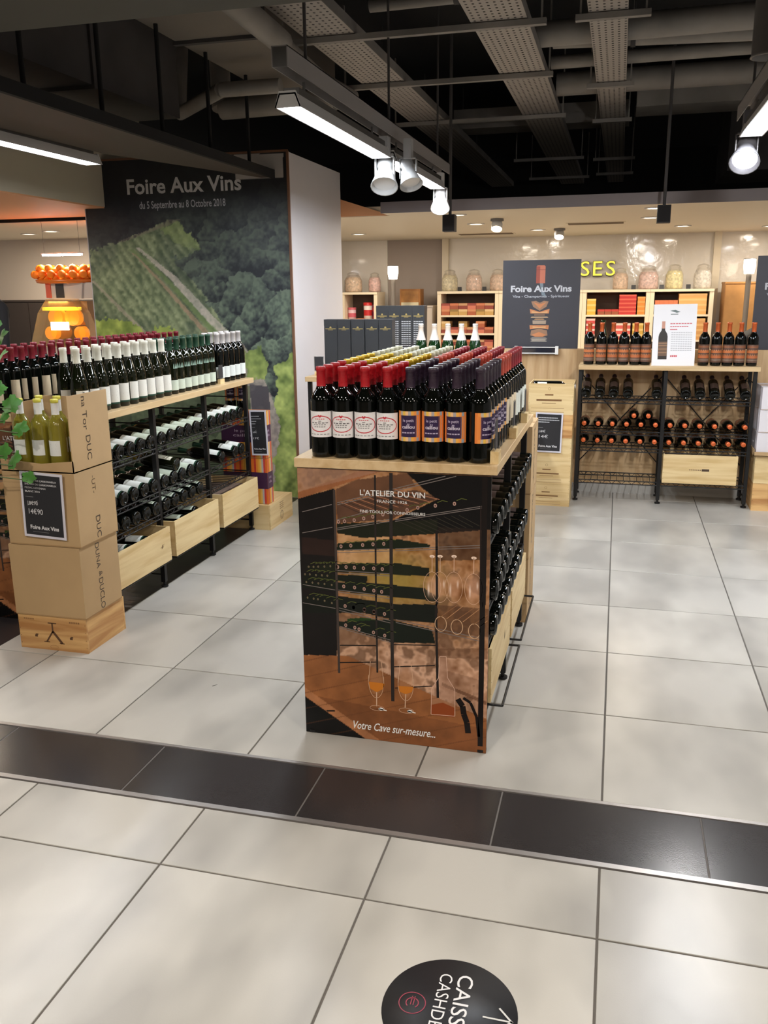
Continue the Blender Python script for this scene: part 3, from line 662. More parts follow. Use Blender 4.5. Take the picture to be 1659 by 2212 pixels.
# ================================================================ CRATES AND CARTONS
def crate(label, loc, rz, L, D, H, m=PINE, lid=False, group='wooden wine crates', t=.009, marks=None):
    o = thing('wine_crate', label, 'crate', loc, rz, group)
    MB().box(0, L, 0, t, 0, H).build('front_board', m, o); MB().box(0, L, D-t, D, 0, H).build('back_board', m, o)
    me_ = PINE2Y if m is PINE2 else PINEY
    MB().box(.0005, t, t, D-t, 0, H-.001).build('end_board', me_, o); MB().box(L-t, L-.0005, t, D-t, 0, H-.001).build('end_board', me_, o)
    MB().box(t, L-t, t, D-t, .001, t).build('bottom_board', m, o)
    if lid: MB().box(t*.5, L-t*.5, t*.5, D-t*.5, H-t, H+.0006).build('lid', m, o)
    b = MB()
    for k in range(4):
        for xx in (.006, L-.006): b.rod((xx, -.0006, H*(.15+.22*k)), (xx, .002, H*(.15+.22*k)), .0016, 5)
    b.build('nails', BLACK, o)['kind'] = 'stuff'
    if marks:
        p = Print(); marks(p, L, H); p.build('branding', (0, 0, 0), (1, 0, 0), (0, 0, 1), o)
    return o
BURN = (92, 62, 40)
def mark_knot(u):
    def f(p, L, H): p.poly([(u, H*.45), (u+.02, H*.5), (u+.012, H*.6), (u+.002, H*.52)], (120, 90, 56), 2); p.line((u-.01, H*.5), (u+.03, H*.58), .003, (140, 108, 70), 2)
    return f
crate('pine crate with a knot, nearest in the bottom of the left rack', (-2.25, 3.47, .175), PI/2, .54, .33, .185, marks=mark_knot(.44))
crate('pine crate holding two bottles in the middle bay of the left rack', (-2.25, 4.065, .175), PI/2, .54, .33, .195)
crate('pine crate in the far bay of the left rack holding brown paper', (-2.25, 4.665, .175), PI/2, .54, .33, .205)
tag(MB().box(-2.565, -2.275, 4.69, 5.19, .20, .335).build('packing_paper', mat('brown_paper', (112, 92, 80), .9, noise=.3, nscale=20), None, (-2.42, 4.94, .2)), 'crumpled brown packing paper inside the far left-rack crate', 'paper')
for q, (x, y, z) in enumerate([(-2.30, 3.56, .30), (-2.30, 3.70, .305), (-2.30, 3.86, .305), (-2.30, 3.63, .235), (-2.30, 3.79, .235)]):
    bottle('lying_white', (x, y, z), 'white-labelled bottle inside the nearest left-rack crate, %s from the cartons' % pos(q), 'bottles in the left rack crates', M=lie(PI/2, -.02, random.uniform(-.2, .2)))
for q, (x, y, z) in enumerate([(-2.30, 4.27, .315), (-2.30, 4.42, .33), (-2.30, 4.2, .235), (-2.3, 4.35, .235)]):
    bottle('lying_mint', (x, y, z), 'pale-labelled bottle inside the middle left-rack crate, %s from the cartons' % pos(q), 'bottles in the left rack crates', M=lie(PI/2, -.02, .2))
crate('pine crate protruding from the island, nearest the poster', (-.3565, 2.742, .176), PI/2, .55, .33, .20, marks=mark_knot(.36))
crate('pine crate protruding from the island, farther from the poster', (-.3565, 3.345, .176), PI/2, .55, .33, .20)
for q in range(4): bottle('lying_dark', (-.39, 2.80+q*.1, .228), 'dark bottle inside the near island crate, %s from the poster' % pos(q), 'bottles in the island crates', M=lie(PI/2, 0, 0))
for q in range(2): bottle('red_oval', (-.39, 3.42+q*.1, .228), 'red-capped bottle inside the far island crate, %s from the poster' % pos(q), 'bottles in the island crates', M=lie(PI/2, 0, 0))

# ---- left rack : lying bottles
def leftlie(k, y, z, label, dx=0.0, spin=None): bottle(k, (-2.305+dx, y, z+.0395), label, 'bottles lying in the left rack', M=lie(PI/2, .13, random.uniform(-.12, .12) if spin is None else spin))
for q in range(17):
    y = 3.49+.1*q+(.012 if q >= 6 else 0)+(.012 if q >= 12 else 0)
    leftlie('lying_white' if q < 5 or q > 11 else 'lying_mint', y, .773, 'bottle lying label-up on the left rack top wire shelf, %s from the cartons' % pos(q))
qn = 0
for q in range(17):
    if q in (11, 12, 14): continue
    y = 3.49+.1*q+(.012 if q >= 6 else 0)+(.012 if q >= 12 else 0)
    leftlie('lying_white' if q < 6 or q > 9 else 'lying_mint', y, .54, 'bottle lying label-up on the left rack second wire shelf, %s from cartons' % pos(qn), spin=random.uniform(-.3, .2)); qn += 1
leftlie('gold', 4.24, .54+.066, 'gold-capped bottle lying on top of the left rack second row')
for q in range(11):
    y = 3.49+.1*q+(.012 if q >= 6 else 0)
    leftlie('lying_dark' if q < 5 else 'lying_mint', y, .415, 'bottle lying on the left rack third wire shelf, %s from the cartons' % pos(q), spin=random.uniform(.2, .6))
# ---- left rack : standing bottles
y = 3.50; q = 0
while y < 5.30:
    if y < 4.28: k, st = 'cream', .0865
    elif y < 4.86: k, st = 'green', .079
    else: k, st = 'silver', .079
    if k == 'silver' and y < 4.96: y = 4.965
    for c in range(2):
        nm_ = {'cream': 'cream-capped', 'green': 'green-capped', 'silver': 'silver-capped'}[k]
        xx = -2.372-c*.088
        bottle(k, (xx, y+(.012*(c % 2) if k != 'cream' else .03*(c % 2)), 1.02), '%s bottle on the left rack, %s from the near end, %s column from the aisle' % (nm_, pos(q), pos(c)), 'bottles standing on the left rack', (1.15 if c == 0 else .9)+random.uniform(-.25, .25))
    y += st; q += 1
for c in (1, 3):
    for q in range(23):
        bottle('crimson', (-2.70-c*.0785, 3.50+.078*q, 1.02), 'crimson-capped bottle at the back of the left rack, %s from the near end, %s column' % (pos(q), pos(c)), 'bottles standing on the left rack', random.uniform(-.6, .6))

# ---- carton stack at the near end of the left rack
def mark_anchor(p, L, H):
    c = L*.5; p.line((c-.022, H*.80), (c+.022, H*.80), .005, BURN, 2); p.line((c, H*.80), (c, H*.52), .008, BURN, 2)
    p.line((c, H*.56), (c-.036, H*.24), .008, BURN, 2); p.line((c, H*.56), (c+.044, H*.22), .012, BURN, 2); p.line((c-.05, H*.24), (c-.02, H*.24), .004, BURN, 2); p.line((c+.03, H*.22), (c+.055, H*.22), .004, BURN, 2)
    for u in (c-.095, c+.085): p.rect(u, u+.014, H*.36, H*.42, BURN, 2); p.rect(u+.004, u+.018, H*.42, H*.45, BURN, 2)
    for i in range(5): p.rect(.03+i*.011, .038+i*.011, H*.86, H*.90, (150, 110, 70), 2); p.rect(L-.085+i*.011, L-.077+i*.011, H*.84, H*.89, (140, 100, 62), 2)
    p.ring((c, H*.1), .02, .008, .002, (176, 130, 84), 2)
crate('orange pine crate branded with a corkscrew figure under the cartons', (-2.56, 3.143, 0), 0, .348, .312, .163, PINE2, lid=True, marks=mark_anchor)
def carton(label, x0, x1, y0, y1, z0, z1, name='carton', m=CARD, group='cardboard wine cartons', side=None, front=None):
    o = thing(name, label, 'carton', ((x0+x1)/2, (y0+y1)/2, z0), 0, group); org = o.location
    MB().box(x0, x1, y0, y1, z0, z1).build('box_body', m, o, org)
    b = MB().box(x0-.0006, x1+.0006, (y0+y1)/2-.025, (y0+y1)/2+.025, z1-.0, z1+.0012).build('tape', CARDK, o, org)
    MB().box(x0, x1, y0-.0007, y0, z0+.002, z0+.005).box(x1, x1+.0007, y0, y1, z0+.002, z0+.005).build('bottom_crease', CARDK, o, org)
    if side:
        p = Print(); side(p, y1-y0, z1-z0); p.build('side_print', (x1-org[0], y0-org[1], 0), (0, 1, 0), (0, 0, 1), o)
    if front:
        p = Print(); front(p, x1-x0, z1-z0); p.build('front_print', (x0-org[0], y0-org[1], 0), (1, 0, 0), (0, 0, 1), o)
    return o
def vtext(s, u, v, h, L, mirror=False):
    def f(p, W, H): p.text(s, W*u, H*v, h, (70, 54, 42), 2, 'L', L, rot=-PI/2)
    return f
def side_low(p, W, H):
    p.text('DUNA', W*.40, H*.97, .030, (64, 50, 40), 2, 'L', H*.36, rot=-PI/2); p.text('&', W*.44, H*.56, .026, (64, 50, 40), 2, 'L', .024, rot=-PI/2)
    p.text('DUCLO', W*.42, H*.46, .034, (64, 50, 40), 2, 'L', H*.44, rot=-PI/2)
def side_mid(p, W, H):
    p.text('-UT-', W*.42, H*.90, .026, (100, 78, 54), 2, 'L', H*.24, rot=-PI/2); p.text('DUC', W*.44, H*.34, .034, (64, 50, 40), 2, 'L', H*.30, rot=-PI/2)
carton('plain closed carton lying on the branded pine crate', -2.562, -2.205, 3.138, 3.435, .1645, .492, side=side_low)
carton('closed carton carrying the black price sign at left', -2.552, -2.196, 3.141, 3.437, .4945, .822, side=side_mid)
o = thing('open_carton', 'cut-open carton of pale wine bottles on top of the left stack', 'carton', (-2.375, 3.29, .824), 0, 'cardboard wine cartons'); org = o.location
xa, xb, ya, yb, z0 = -2.552, -2.195, 3.142, 3.437, .824
MB().box(xa, xb, ya, yb, z0, z0+.004).build('carton_bottom', CARD, o, org)
MB().prism([(xa, z0), (xb, z0), (xb, z0+.052), (xa+.2, z0+.036), (xa, z0+.05)], 'y', ya, ya+.004).build('front_lip', CARD, o, org)
MB().box(xb-.004, xb, ya, yb, z0, 1.150).build('side_panel', CARD, o, org)
MB().box(xa, xa+.004, ya+.1, yb, z0, 1.10).build('side_panel', CARDK, o, org)
MB().box(xa, xb-.004, yb-.004, yb, z0, 1.115).build('back_panel', CARD, o, org)
p = Print(); p.text('na Tor', .10, .315, .034, (64, 50, 40), 2, 'L', .145, rot=-PI/2); p.text('DUC', .11, .145, .034, (64, 50, 40), 2, 'L', .105, rot=-PI/2); p.build('side_print', (xb-org[0], ya-org[1], 0), (0, 1, 0), (0, 0, 1), o)
for q, (x, y, rz) in enumerate([(-2.475, 3.205, .0), (-2.385, 3.205, .1), (-2.300, 3.205, -.05), (-2.455, 3.315, 2.8), (-2.365, 3.315, 0), (-2.28, 3.315, .2)]):
    b_ = bottle('pale', (x, y, .8285), 'pale yellow wine bottle in the open carton, %s' % ['front left', 'front middle', 'front right', 'back left', 'back middle', 'back right'][q], 'pale wine bottles in the open carton', rz)
    MB().lathe([(.0163, .236), (.0160, .284), (.0172, .286)], 14).build('neck_band', WHITEP, b_)

# ---- price signs
BLACKC = mat('sign_black', (34, 34, 38), .4)
def sign(label, loc, rot, wd, ht, draw, parent_rz=0, name='price_sign', frame=(196, 190, 206)):
    t = thing(name, label, 'sign', loc, group='black price signs with white frames', rot=rot)
    MB().box(-wd/2, wd/2, 0, .003, 0, ht).build('board', mat('sign_frame', (214, 210, 220), .4), t)
    p = Print(); e = .011; p.rect(-wd/2+e, wd/2-e, e, ht-e, (38, 38, 42), 1); draw(p, wd, ht); p.build('sign_print', (0, 0, 0), (1, 0, 0), (0, 0, 1), t)
    return t
def draw_price(lines, a, b, foot='Foire Aux Vins'):
    def f(p, W, H):
        k = W/.21
        for i, s in enumerate(lines):
            if s[0] == '#':
                for c in range(int(s[1:])): p.rect(-W/2+.022*k+c*.0125*k, -W/2+.022*k+c*.0125*k+.0105*k, H*(.86-.055*i), H*(.86-.055*i)+.007*k, (190, 190, 194), 2)
            else: p.text(s, -W/2+.022*k, H*(.86-.055*i), .0078*k, (214, 212, 214), 2, 'L', min(.158*k, len(s)*.0073*k), .01)
        p.rect(-W/2+.022*k, -W/2+.06*k, H*.62, H*.625, (150, 150, 150), 2)
        p.text(a, -W/2+.03*k, H*.50, .017*k, (214, 212, 214), 2, 'L', .05*k); p.line((-W/2+.028*k, H*.49), (-W/2+.08*k, H*.57), .0016*k, (190, 190, 190), 3)
        p.text(b, -W/2+.032*k, H*.36, .024*k, (220, 218, 220), 2, 'L', .07*k); p.text(foot, 0, H*.13, .017*k, (220, 218, 220), 2, 'C', .142*k, .03)
        p.rect(-.06*k, .02*k, H*.085, H*.09, (130, 130, 130), 2)
    return f
sign('black price sign 14€90 on the left carton stack', (-2.360, 3.130, .533), (0.02, .045, 0), .208, .292, draw_price(['LA CROIX DE CARBONNIEUX', '2ND VIN DE CARBONNIEUX', 'PESSAC-LEOGNAN', 'BLANC 2015'], '18€90', '14€90'))
sign('black price sign on the striped cartons at the far rack end', (-2.248, 5.268, .512), (0, -.03, 0), .118, .30, draw_price(['#8', '#10', '#5', '#4'], '18€', '17€'))
sign('black price sign on the pine crates left of the back rack', (-.450, 6.348, .405), (0, .02, 0), .195, .29, draw_price(['#12', '#13', '#7'], '18€', '14€'))

# ---- striped cartons at the far end of the left rack
crate('small pine crate with a burnt emblem at the far rack end', (-2.195, 5.262, 0), PI/2, .42, .34, .172, lid=True, marks=lambda p, L, H: (p.ring((L*.5, H*.35), .028, .028, .004, BURN, 2), p.ring((L*.5, H*.35), .016, .018, .003, BURN, 2), [p.rect(L*.42+.0*i, L*.58, H*(.62+.08*i), H*(.65+.08*i), (140, 104, 60), 2) for i in range(4)]))
ORC = mat('striped_carton_orange', (226, 112, 40), .55)
def stripes(p, W, H):
    cs = [(220, 112, 40), (190, 56, 44), (222, 130, 48), (226, 160, 56), (226, 180, 90), (180, 172, 168), (196, 60, 56), (220, 112, 40)]
    n = 8 if W < .2 else 24
    for i in range(n): p.rect(W*i/n, W*(i+1)/n, 0, H, cs[i % 8], 1)
    p.rect(0, W, H*.34, H*.70, (66, 34, 66), 2); p.text('le petit', W/2, H*.56, .018, (200, 180, 200), 3, 'C', W*.4); p.text('caillou', W/2, H*.46, .02, (200, 180, 200), 3, 'C', W*.46)
carton('lower orange striped carton with purple band at the far rack end', -2.53, -2.212, 5.285, 5.378, .1735, .485, 'striped_carton', ORC, 'orange striped wine cartons', side=stripes, front=stripes)
carton('upper orange striped carton behind the far price sign', -2.53, -2.214, 5.285, 5.378, .487, .80, 'striped_carton', ORC, 'orange striped wine cartons', side=stripes, front=stripes)
for q, x in enumerate((-2.47, -2.385)): bottle('petit', (x, 5.331, .8014), 'dark bottle with orange label standing on the striped cartons, %s' % ['left', 'right'][q], 'bottles on the striped cartons', .4)
# ---- cartons behind the island
def duc(p, W, H): p.text('DUCLOT', W*.35, H*.92, .04, (70, 56, 42), 2, 'L', H*.8, rot=-PI/2)
for k in range(3): carton('brown carton behind the island rack, %s of the stack' % ['bottom', 'middle', 'top'][k], -.66, -.352, 3.968, 4.27, .318*k+.001, .318*k+.317, 'carton', CARD, side=duc, front=duc)

# ---------------------------------------------------------------- cellar picture (u right, v down, 0..1)
CEL_SOFT = [((112, 76, 54), 1, [(0.207, 0.069), (0.323, 0.033), (0.591, 0.002), (0.622, 0.046), (0.511, 0.061), (0.208, 0.119)]), ((96, 66, 50), 1, [(0.208, 0.119), (0.622, 0.058), (0.732, 0.083), (0.498, 0.164), (0.21, 0.191)]), ((16, 14, 15), 1, [(0.579, 0.002), (1.008, 0.001), (1.003, 0.18), (0.721, 0.206), (0.51, 0.197), (0.435, 0.2), (0.517, 0.164), (0.732, 0.087), (0.658, 0.053)]), ((30, 32, 20), 1, [(0.207, 0.191), (0.733, 0.157), (0.733, 0.206), (0.345, 0.237), (0.206, 0.225)]), ((22, 18, 18), 1, [(-0.018, 0.113), (0.2, 0.067), (0.198, 0.519), (-0.037, 0.532)]), ((22, 18, 18), 1, [(-0.021, 0.496), (0.199, 0.485), (0.19, 0.684), (-0.016, 0.694)]), ((46, 30, 26), 1, [(0.01, 0.249), (0.189, 0.251), (0.193, 0.311), (0.014, 0.31)]), ((166, 104, 66), 1, [(-0.003, 0.088), (0.348, -0.002), (0.449, 0.0), (-0.001, 0.111)]), ((26, 34, 20), 1, [(0.205, 0.263), (0.472, 0.236), (0.548, 0.234), (0.697, 0.245), (0.694, 0.257), (0.204, 0.289)]), ((26, 30, 18), 1, [(0.032, 0.353), (0.206, 0.337), (0.343, 0.327), (0.535, 0.319), (0.695, 0.329), (0.692, 0.358), (0.205, 0.367), (0.032, 0.362)]), ((20, 24, 16), 1, [(0.011, 0.383), (0.205, 0.376), (0.368, 0.373), (0.362, 0.397), (0.204, 0.402), (0.01, 0.412)]), ((20, 26, 18), 1, [(0.009, 0.416), (0.204, 0.405), (0.336, 0.396), (0.668, 0.402), (0.731, 0.429), (0.731, 0.446), (0.203, 0.438), (0.009, 0.434)]), ((17, 22, 16), 1, [(0.007, 0.465), (0.203, 0.455), (0.497, 0.467), (0.737, 0.472), (0.738, 0.49), (0.005, 0.53)]), ((17, 22, 16), 1, [(0.006, 0.495), (0.731, 0.457), (0.731, 0.483), (0.729, 0.527), (0.496, 0.526), (0.208, 0.498)]), ((34, 62, 24), 1, [(0.25, 0.554), (0.254, 0.538), (0.34, 0.528), (0.484, 0.536), (0.366, 0.552)]), ((18, 26, 18), 1, [(0.197, 0.552), (0.3, 0.544), (0.484, 0.527), (0.707, 0.55), (0.727, 0.601), (0.503, 0.613), (0.206, 0.57)]), ((156, 98, 58), 1, [(-0.002, 0.694), (0.251, 0.68), (0.483, 0.738), (0.755, 0.809), (1.016, 0.87), (1.008, 1.017), (-0.015, 1.006)]), ((120, 72, 42), 0.55, [(-0.009, 0.847), (1.017, 0.906), (1.008, 1.017), (-0.015, 1.006)]), ((178, 118, 78), 1, [(-0.007, 0.819), (0.448, 1.01), (0.332, 1.015), (-0.009, 0.852)]), ((14, 13, 13), 1, [(-0.009, 0.854), (0.36, 1.008), (-0.016, 1.016)]), ((96, 60, 42), 0.25, [(0.733, 0.605), (0.777, 0.598), (0.791, 0.699), (0.967, 0.722), (0.972, 0.865), (0.755, 0.809)])]
CEL_LINES = [((122, 112, 108), 0.0045, [(0.212, 0.117), (0.773, 0.007)], 3), ((122, 112, 108), 0.0045, [(0.212, 0.124), (0.826, 0.006)], 3), ((122, 112, 108), 0.0045, [(0.207, 0.178), (0.403, 0.136)], 3), ((122, 112, 108), 0.0045, [(0.203, 0.208), (0.488, 0.165)], 3), ((122, 112, 108), 0.0045, [(0.203, 0.214), (0.488, 0.172)], 3), ((122, 112, 108), 0.0045, [(0.517, 0.165), (0.959, 0.102)], 3), ((122, 112, 108), 0.0045, [(0.517, 0.171), (0.959, 0.108)], 3), ((122, 112, 108), 0.0045, [(0.204, 0.287), (0.488, 0.269)], 3), ((122, 112, 108), 0.0045, [(0.204, 0.296), (0.488, 0.277)], 3), ((122, 112, 108), 0.0045, [(0.516, 0.268), (0.961, 0.236)], 3), ((122, 112, 108), 0.0045, [(0.516, 0.275), (0.961, 0.244)], 3), ((122, 112, 108), 0.0045, [(0.205, 0.361), (0.488, 0.359)], 3), ((122, 112, 108), 0.0045, [(0.205, 0.37), (0.488, 0.367)], 3), ((122, 112, 108), 0.0045, [(0.207, 0.433), (0.487, 0.441)], 3), ((122, 112, 108), 0.0045, [(0.206, 0.441), (0.487, 0.45)], 3), ((122, 112, 108), 0.0045, [(0.02, 0.156), (0.182, 0.124)], 3), ((122, 112, 108), 0.0045, [(0.017, 0.232), (0.183, 0.205)], 3), ((122, 112, 108), 0.0045, [(0.009, 0.423), (0.19, 0.434)], 3), ((122, 112, 108), 0.0045, [(0.006, 0.492), (0.188, 0.503)], 3), ((122, 112, 108), 0.0045, [(0.208, 0.5), (0.49, 0.531)], 3), ((122, 112, 108), 0.0045, [(0.208, 0.509), (0.49, 0.54)], 3), ((122, 112, 108), 0.0045, [(0.516, 0.525), (0.962, 0.567)], 3), ((122, 112, 108), 0.0045, [(0.516, 0.536), (0.963, 0.578)], 3), ((122, 112, 108), 0.0045, [(0.21, 0.569), (0.496, 0.605)], 3), ((122, 112, 108), 0.0045, [(0.21, 0.576), (0.496, 0.614)], 3), ((30, 24, 22), 0.007, [(0.208, 0.642), (0.408, 0.63)], 3), ((30, 24, 22), 0.007, [(0.206, 0.709), (0.407, 0.693)], 3), ((30, 24, 22), 0.007, [(0.506, 0.704), (0.725, 0.684)], 3), ((30, 24, 22), 0.007, [(0.509, 0.786), (0.71, 0.763)], 3), ((30, 24, 22), 0.007, [(0.503, 0.62), (0.727, 0.608)], 3), ((60, 44, 38), 0.004, [(0.209, 0.117), (0.346, 0.152)], 2), ((168, 112, 84), 0.004, [(0.229, 0.113), (0.373, 0.148)], 2), ((60, 44, 38), 0.004, [(0.25, 0.109), (0.4, 0.143)], 2), ((168, 112, 84), 0.004, [(0.271, 0.105), (0.428, 0.139)], 2), ((60, 44, 38), 0.004, [(0.291, 0.101), (0.454, 0.135)], 2), ((168, 112, 84), 0.004, [(0.312, 0.097), (0.481, 0.13)], 2), ((60, 44, 38), 0.004, [(0.332, 0.093), (0.508, 0.126)], 2), ((168, 112, 84), 0.004, [(0.353, 0.089), (0.535, 0.121)], 2), ((60, 44, 38), 0.004, [(0.373, 0.085), (0.561, 0.117)], 2), ((168, 112, 84), 0.004, [(0.393, 0.082), (0.588, 0.113)], 2), ((60, 44, 38), 0.004, [(0.414, 0.078), (0.614, 0.108)], 2), ((168, 112, 84), 0.004, [(0.434, 0.074), (0.64, 0.104)], 2), ((60, 44, 38), 0.004, [(0.454, 0.07), (0.666, 0.1)], 2), ((168, 112, 84), 0.004, [(0.474, 0.066), (0.692, 0.096)], 2), ((60, 44, 38), 0.004, [(0.494, 0.062), (0.718, 0.091)], 2), ((168, 112, 84), 0.004, [(0.514, 0.059), (0.744, 0.087)], 2), ((52, 48, 40), 0.004, [(0.535, 0.171), (0.684, 0.208)], 2), ((52, 48, 40), 0.004, [(0.574, 0.167), (0.717, 0.203)], 2), ((52, 48, 40), 0.004, [(0.613, 0.163), (0.75, 0.198)], 2), ((52, 48, 40), 0.004, [(0.652, 0.158), (0.783, 0.193)], 2), ((52, 48, 40), 0.004, [(0.69, 0.154), (0.815, 0.189)], 2), ((52, 48, 40), 0.004, [(0.728, 0.15), (0.848, 0.184)], 2), ((52, 48, 40), 0.004, [(0.766, 0.145), (0.88, 0.179)], 2), ((52, 48, 40), 0.004, [(0.804, 0.141), (0.912, 0.175)], 2), ((52, 48, 40), 0.004, [(0.841, 0.137), (0.944, 0.17)], 2), ((66, 56, 52), 0.016, [(0.197, 0.071), (0.199, 0.485), (0.199, 0.485), (0.2, 0.75)], 4), ((46, 40, 38), 0.022, [(0.497, 0.004), (0.493, 0.47), (0.495, 0.47), (0.497, 0.838)], 4), ((40, 34, 32), 0.012, [(0.414, 0.014), (0.411, 0.463), (0.413, 0.607), (0.413, 0.733)], 3), ((34, 28, 27), 0.016, [(0.73, 0.194), (0.734, 0.457), (0.728, 0.458), (0.741, 0.806)], 3), ((24, 18, 17), 0.034, [(0.968, 0.002), (0.97, 0.445), (0.967, 0.445), (0.969, 0.974)], 4), ((40, 30, 28), 0.008, [(0.95, 0.101), (0.955, 0.446)], 4)]
CEL_DOTS = [((0.227, 0.272), 0.0105, (176, 140, 128)), ((0.28, 0.267), 0.0105, (176, 140, 128)), ((0.344, 0.262), 0.0105, (176, 140, 128)), ((0.399, 0.257), 0.0105, (176, 140, 128)), ((0.456, 0.253), 0.0105, (176, 140, 128)), ((0.206, 0.348), 0.0105, (176, 140, 128)), ((0.252, 0.346), 0.0105, (176, 140, 128)), ((0.297, 0.346), 0.0105, (176, 140, 128)), ((0.346, 0.346), 0.0105, (176, 140, 128)), ((0.401, 0.344), 0.0105, (176, 140, 128)), ((0.447, 0.344), 0.0105, (176, 140, 128)), ((0.237, 0.418), 0.0105, (176, 140, 128)), ((0.296, 0.419), 0.0105, (176, 140, 128)), ((0.348, 0.422), 0.0105, (176, 140, 128)), ((0.4, 0.425), 0.0105, (176, 140, 128)), ((0.442, 0.427), 0.0105, (176, 140, 128)), ((0.242, 0.491), 0.0105, (176, 140, 128)), ((0.288, 0.494), 0.0105, (176, 140, 128)), ((0.347, 0.499), 0.0105, (176, 140, 128)), ((0.399, 0.503), 0.0105, (176, 140, 128)), ((0.288, 0.494), 0.0105, (176, 140, 128)), ((0.347, 0.498), 0.0105, (176, 140, 128)), ((0.399, 0.504), 0.0105, (176, 140, 128)), ((0.456, 0.508), 0.0105, (176, 140, 128)), ((0.243, 0.563), 0.0105, (176, 140, 128)), ((0.293, 0.569), 0.0105, (176, 140, 128)), ((0.316, 0.574), 0.0105, (176, 140, 128)), ((0.395, 0.581), 0.0105, (176, 140, 128)), ((0.456, 0.589), 0.0105, (176, 140, 128)), ((0.216, 0.184), 0.0105, (176, 140, 128)), ((0.249, 0.181), 0.0105, (176, 140, 128)), ((0.301, 0.175), 0.0105, (176, 140, 128)), ((0.352, 0.167), 0.0105, (176, 140, 128)), ((0.4, 0.159), 0.0105, (176, 140, 128)), ((0.453, 0.149), 0.0105, (176, 140, 128)), ((0.579, 0.129), 0.0105, (176, 140, 128)), ((0.634, 0.119), 0.0105, (176, 140, 128)), ((0.723, 0.109), 0.0105, (176, 140, 128)), ((0.819, 0.099), 0.0105, (176, 140, 128)), ((0.046, 0.355), 0.006, (120, 110, 84)), ((0.073, 0.354), 0.006, (120, 110, 84)), ((0.099, 0.352), 0.006, (120, 110, 84)), ((0.133, 0.35), 0.006, (120, 110, 84)), ((0.166, 0.347), 0.006, (120, 110, 84)), ((0.024, 0.384), 0.006, (120, 110, 84)), ((0.051, 0.383), 0.006, (120, 110, 84)), ((0.085, 0.384), 0.006, (120, 110, 84)), ((0.118, 0.383), 0.006, (120, 110, 84)), ((0.148, 0.383), 0.006, (120, 110, 84)), ((0.03, 0.413), 0.006, (120, 110, 84)), ((0.064, 0.413), 0.006, (120, 110, 84)), ((0.097, 0.414), 0.006, (120, 110, 84)), ((0.131, 0.415), 0.006, (120, 110, 84)), ((0.171, 0.416), 0.006, (120, 110, 84)), ((0.034, 0.471), 0.006, (120, 110, 84)), ((0.068, 0.473), 0.006, (120, 110, 84)), ((0.092, 0.474), 0.006, (120, 110, 84)), ((0.129, 0.478), 0.006, (120, 110, 84)), ((0.169, 0.484), 0.006, (120, 110, 84))]
CEL_T = {'t1': [(0.334, 0.084), (0.671, 0.087)], 't2': [(0.423, 0.108), (0.579, 0.109)], 't3': [(0.333, 0.144), (0.672, 0.148)], 't4': [(0.275, 0.96), (0.728, 0.965)]}
CEL_G = {'g': [(0.708, 0.396), (0.749, 0.394), (0.82, 0.391), (0.92, 0.392)], 'tb': [(0.754, 0.527), (0.838, 0.533), (0.928, 0.543)], 'gl': [(0.406, 0.766), (0.568, 0.764)], 'gw': [[(0.363, 0.771), (0.453, 0.773), (0.443, 0.795), (0.408, 0.81), (0.373, 0.798)], [(0.527, 0.776), (0.612, 0.774), (0.6, 0.795), (0.568, 0.805), (0.535, 0.798)]], 'gs': [[(0.408, 0.808), (0.407, 0.865)], [(0.568, 0.804), (0.564, 0.86)]], 'gb': [(0.41, 0.872), (0.571, 0.869)], 'dec': [(0.75, 0.648), (0.784, 0.646), (0.792, 0.725), (0.831, 0.767), (0.833, 0.869), (0.705, 0.872), (0.707, 0.776), (0.744, 0.729)], 'liq': [(0.702, 0.836), (0.768, 0.822), (0.83, 0.837), (0.828, 0.874), (0.705, 0.874)], 'cork': [[(0.847, 0.802), (0.873, 0.827), (0.88, 0.858), (0.897, 0.889), (0.904, 0.929)], [(0.876, 0.796), (0.914, 0.811), (0.947, 0.862), (0.961, 0.938)]], 'star': [(0.432, 0.874), (0.591, 0.87)], 'hook': [(0.122, 0.906), (0.17, 0.902)]}
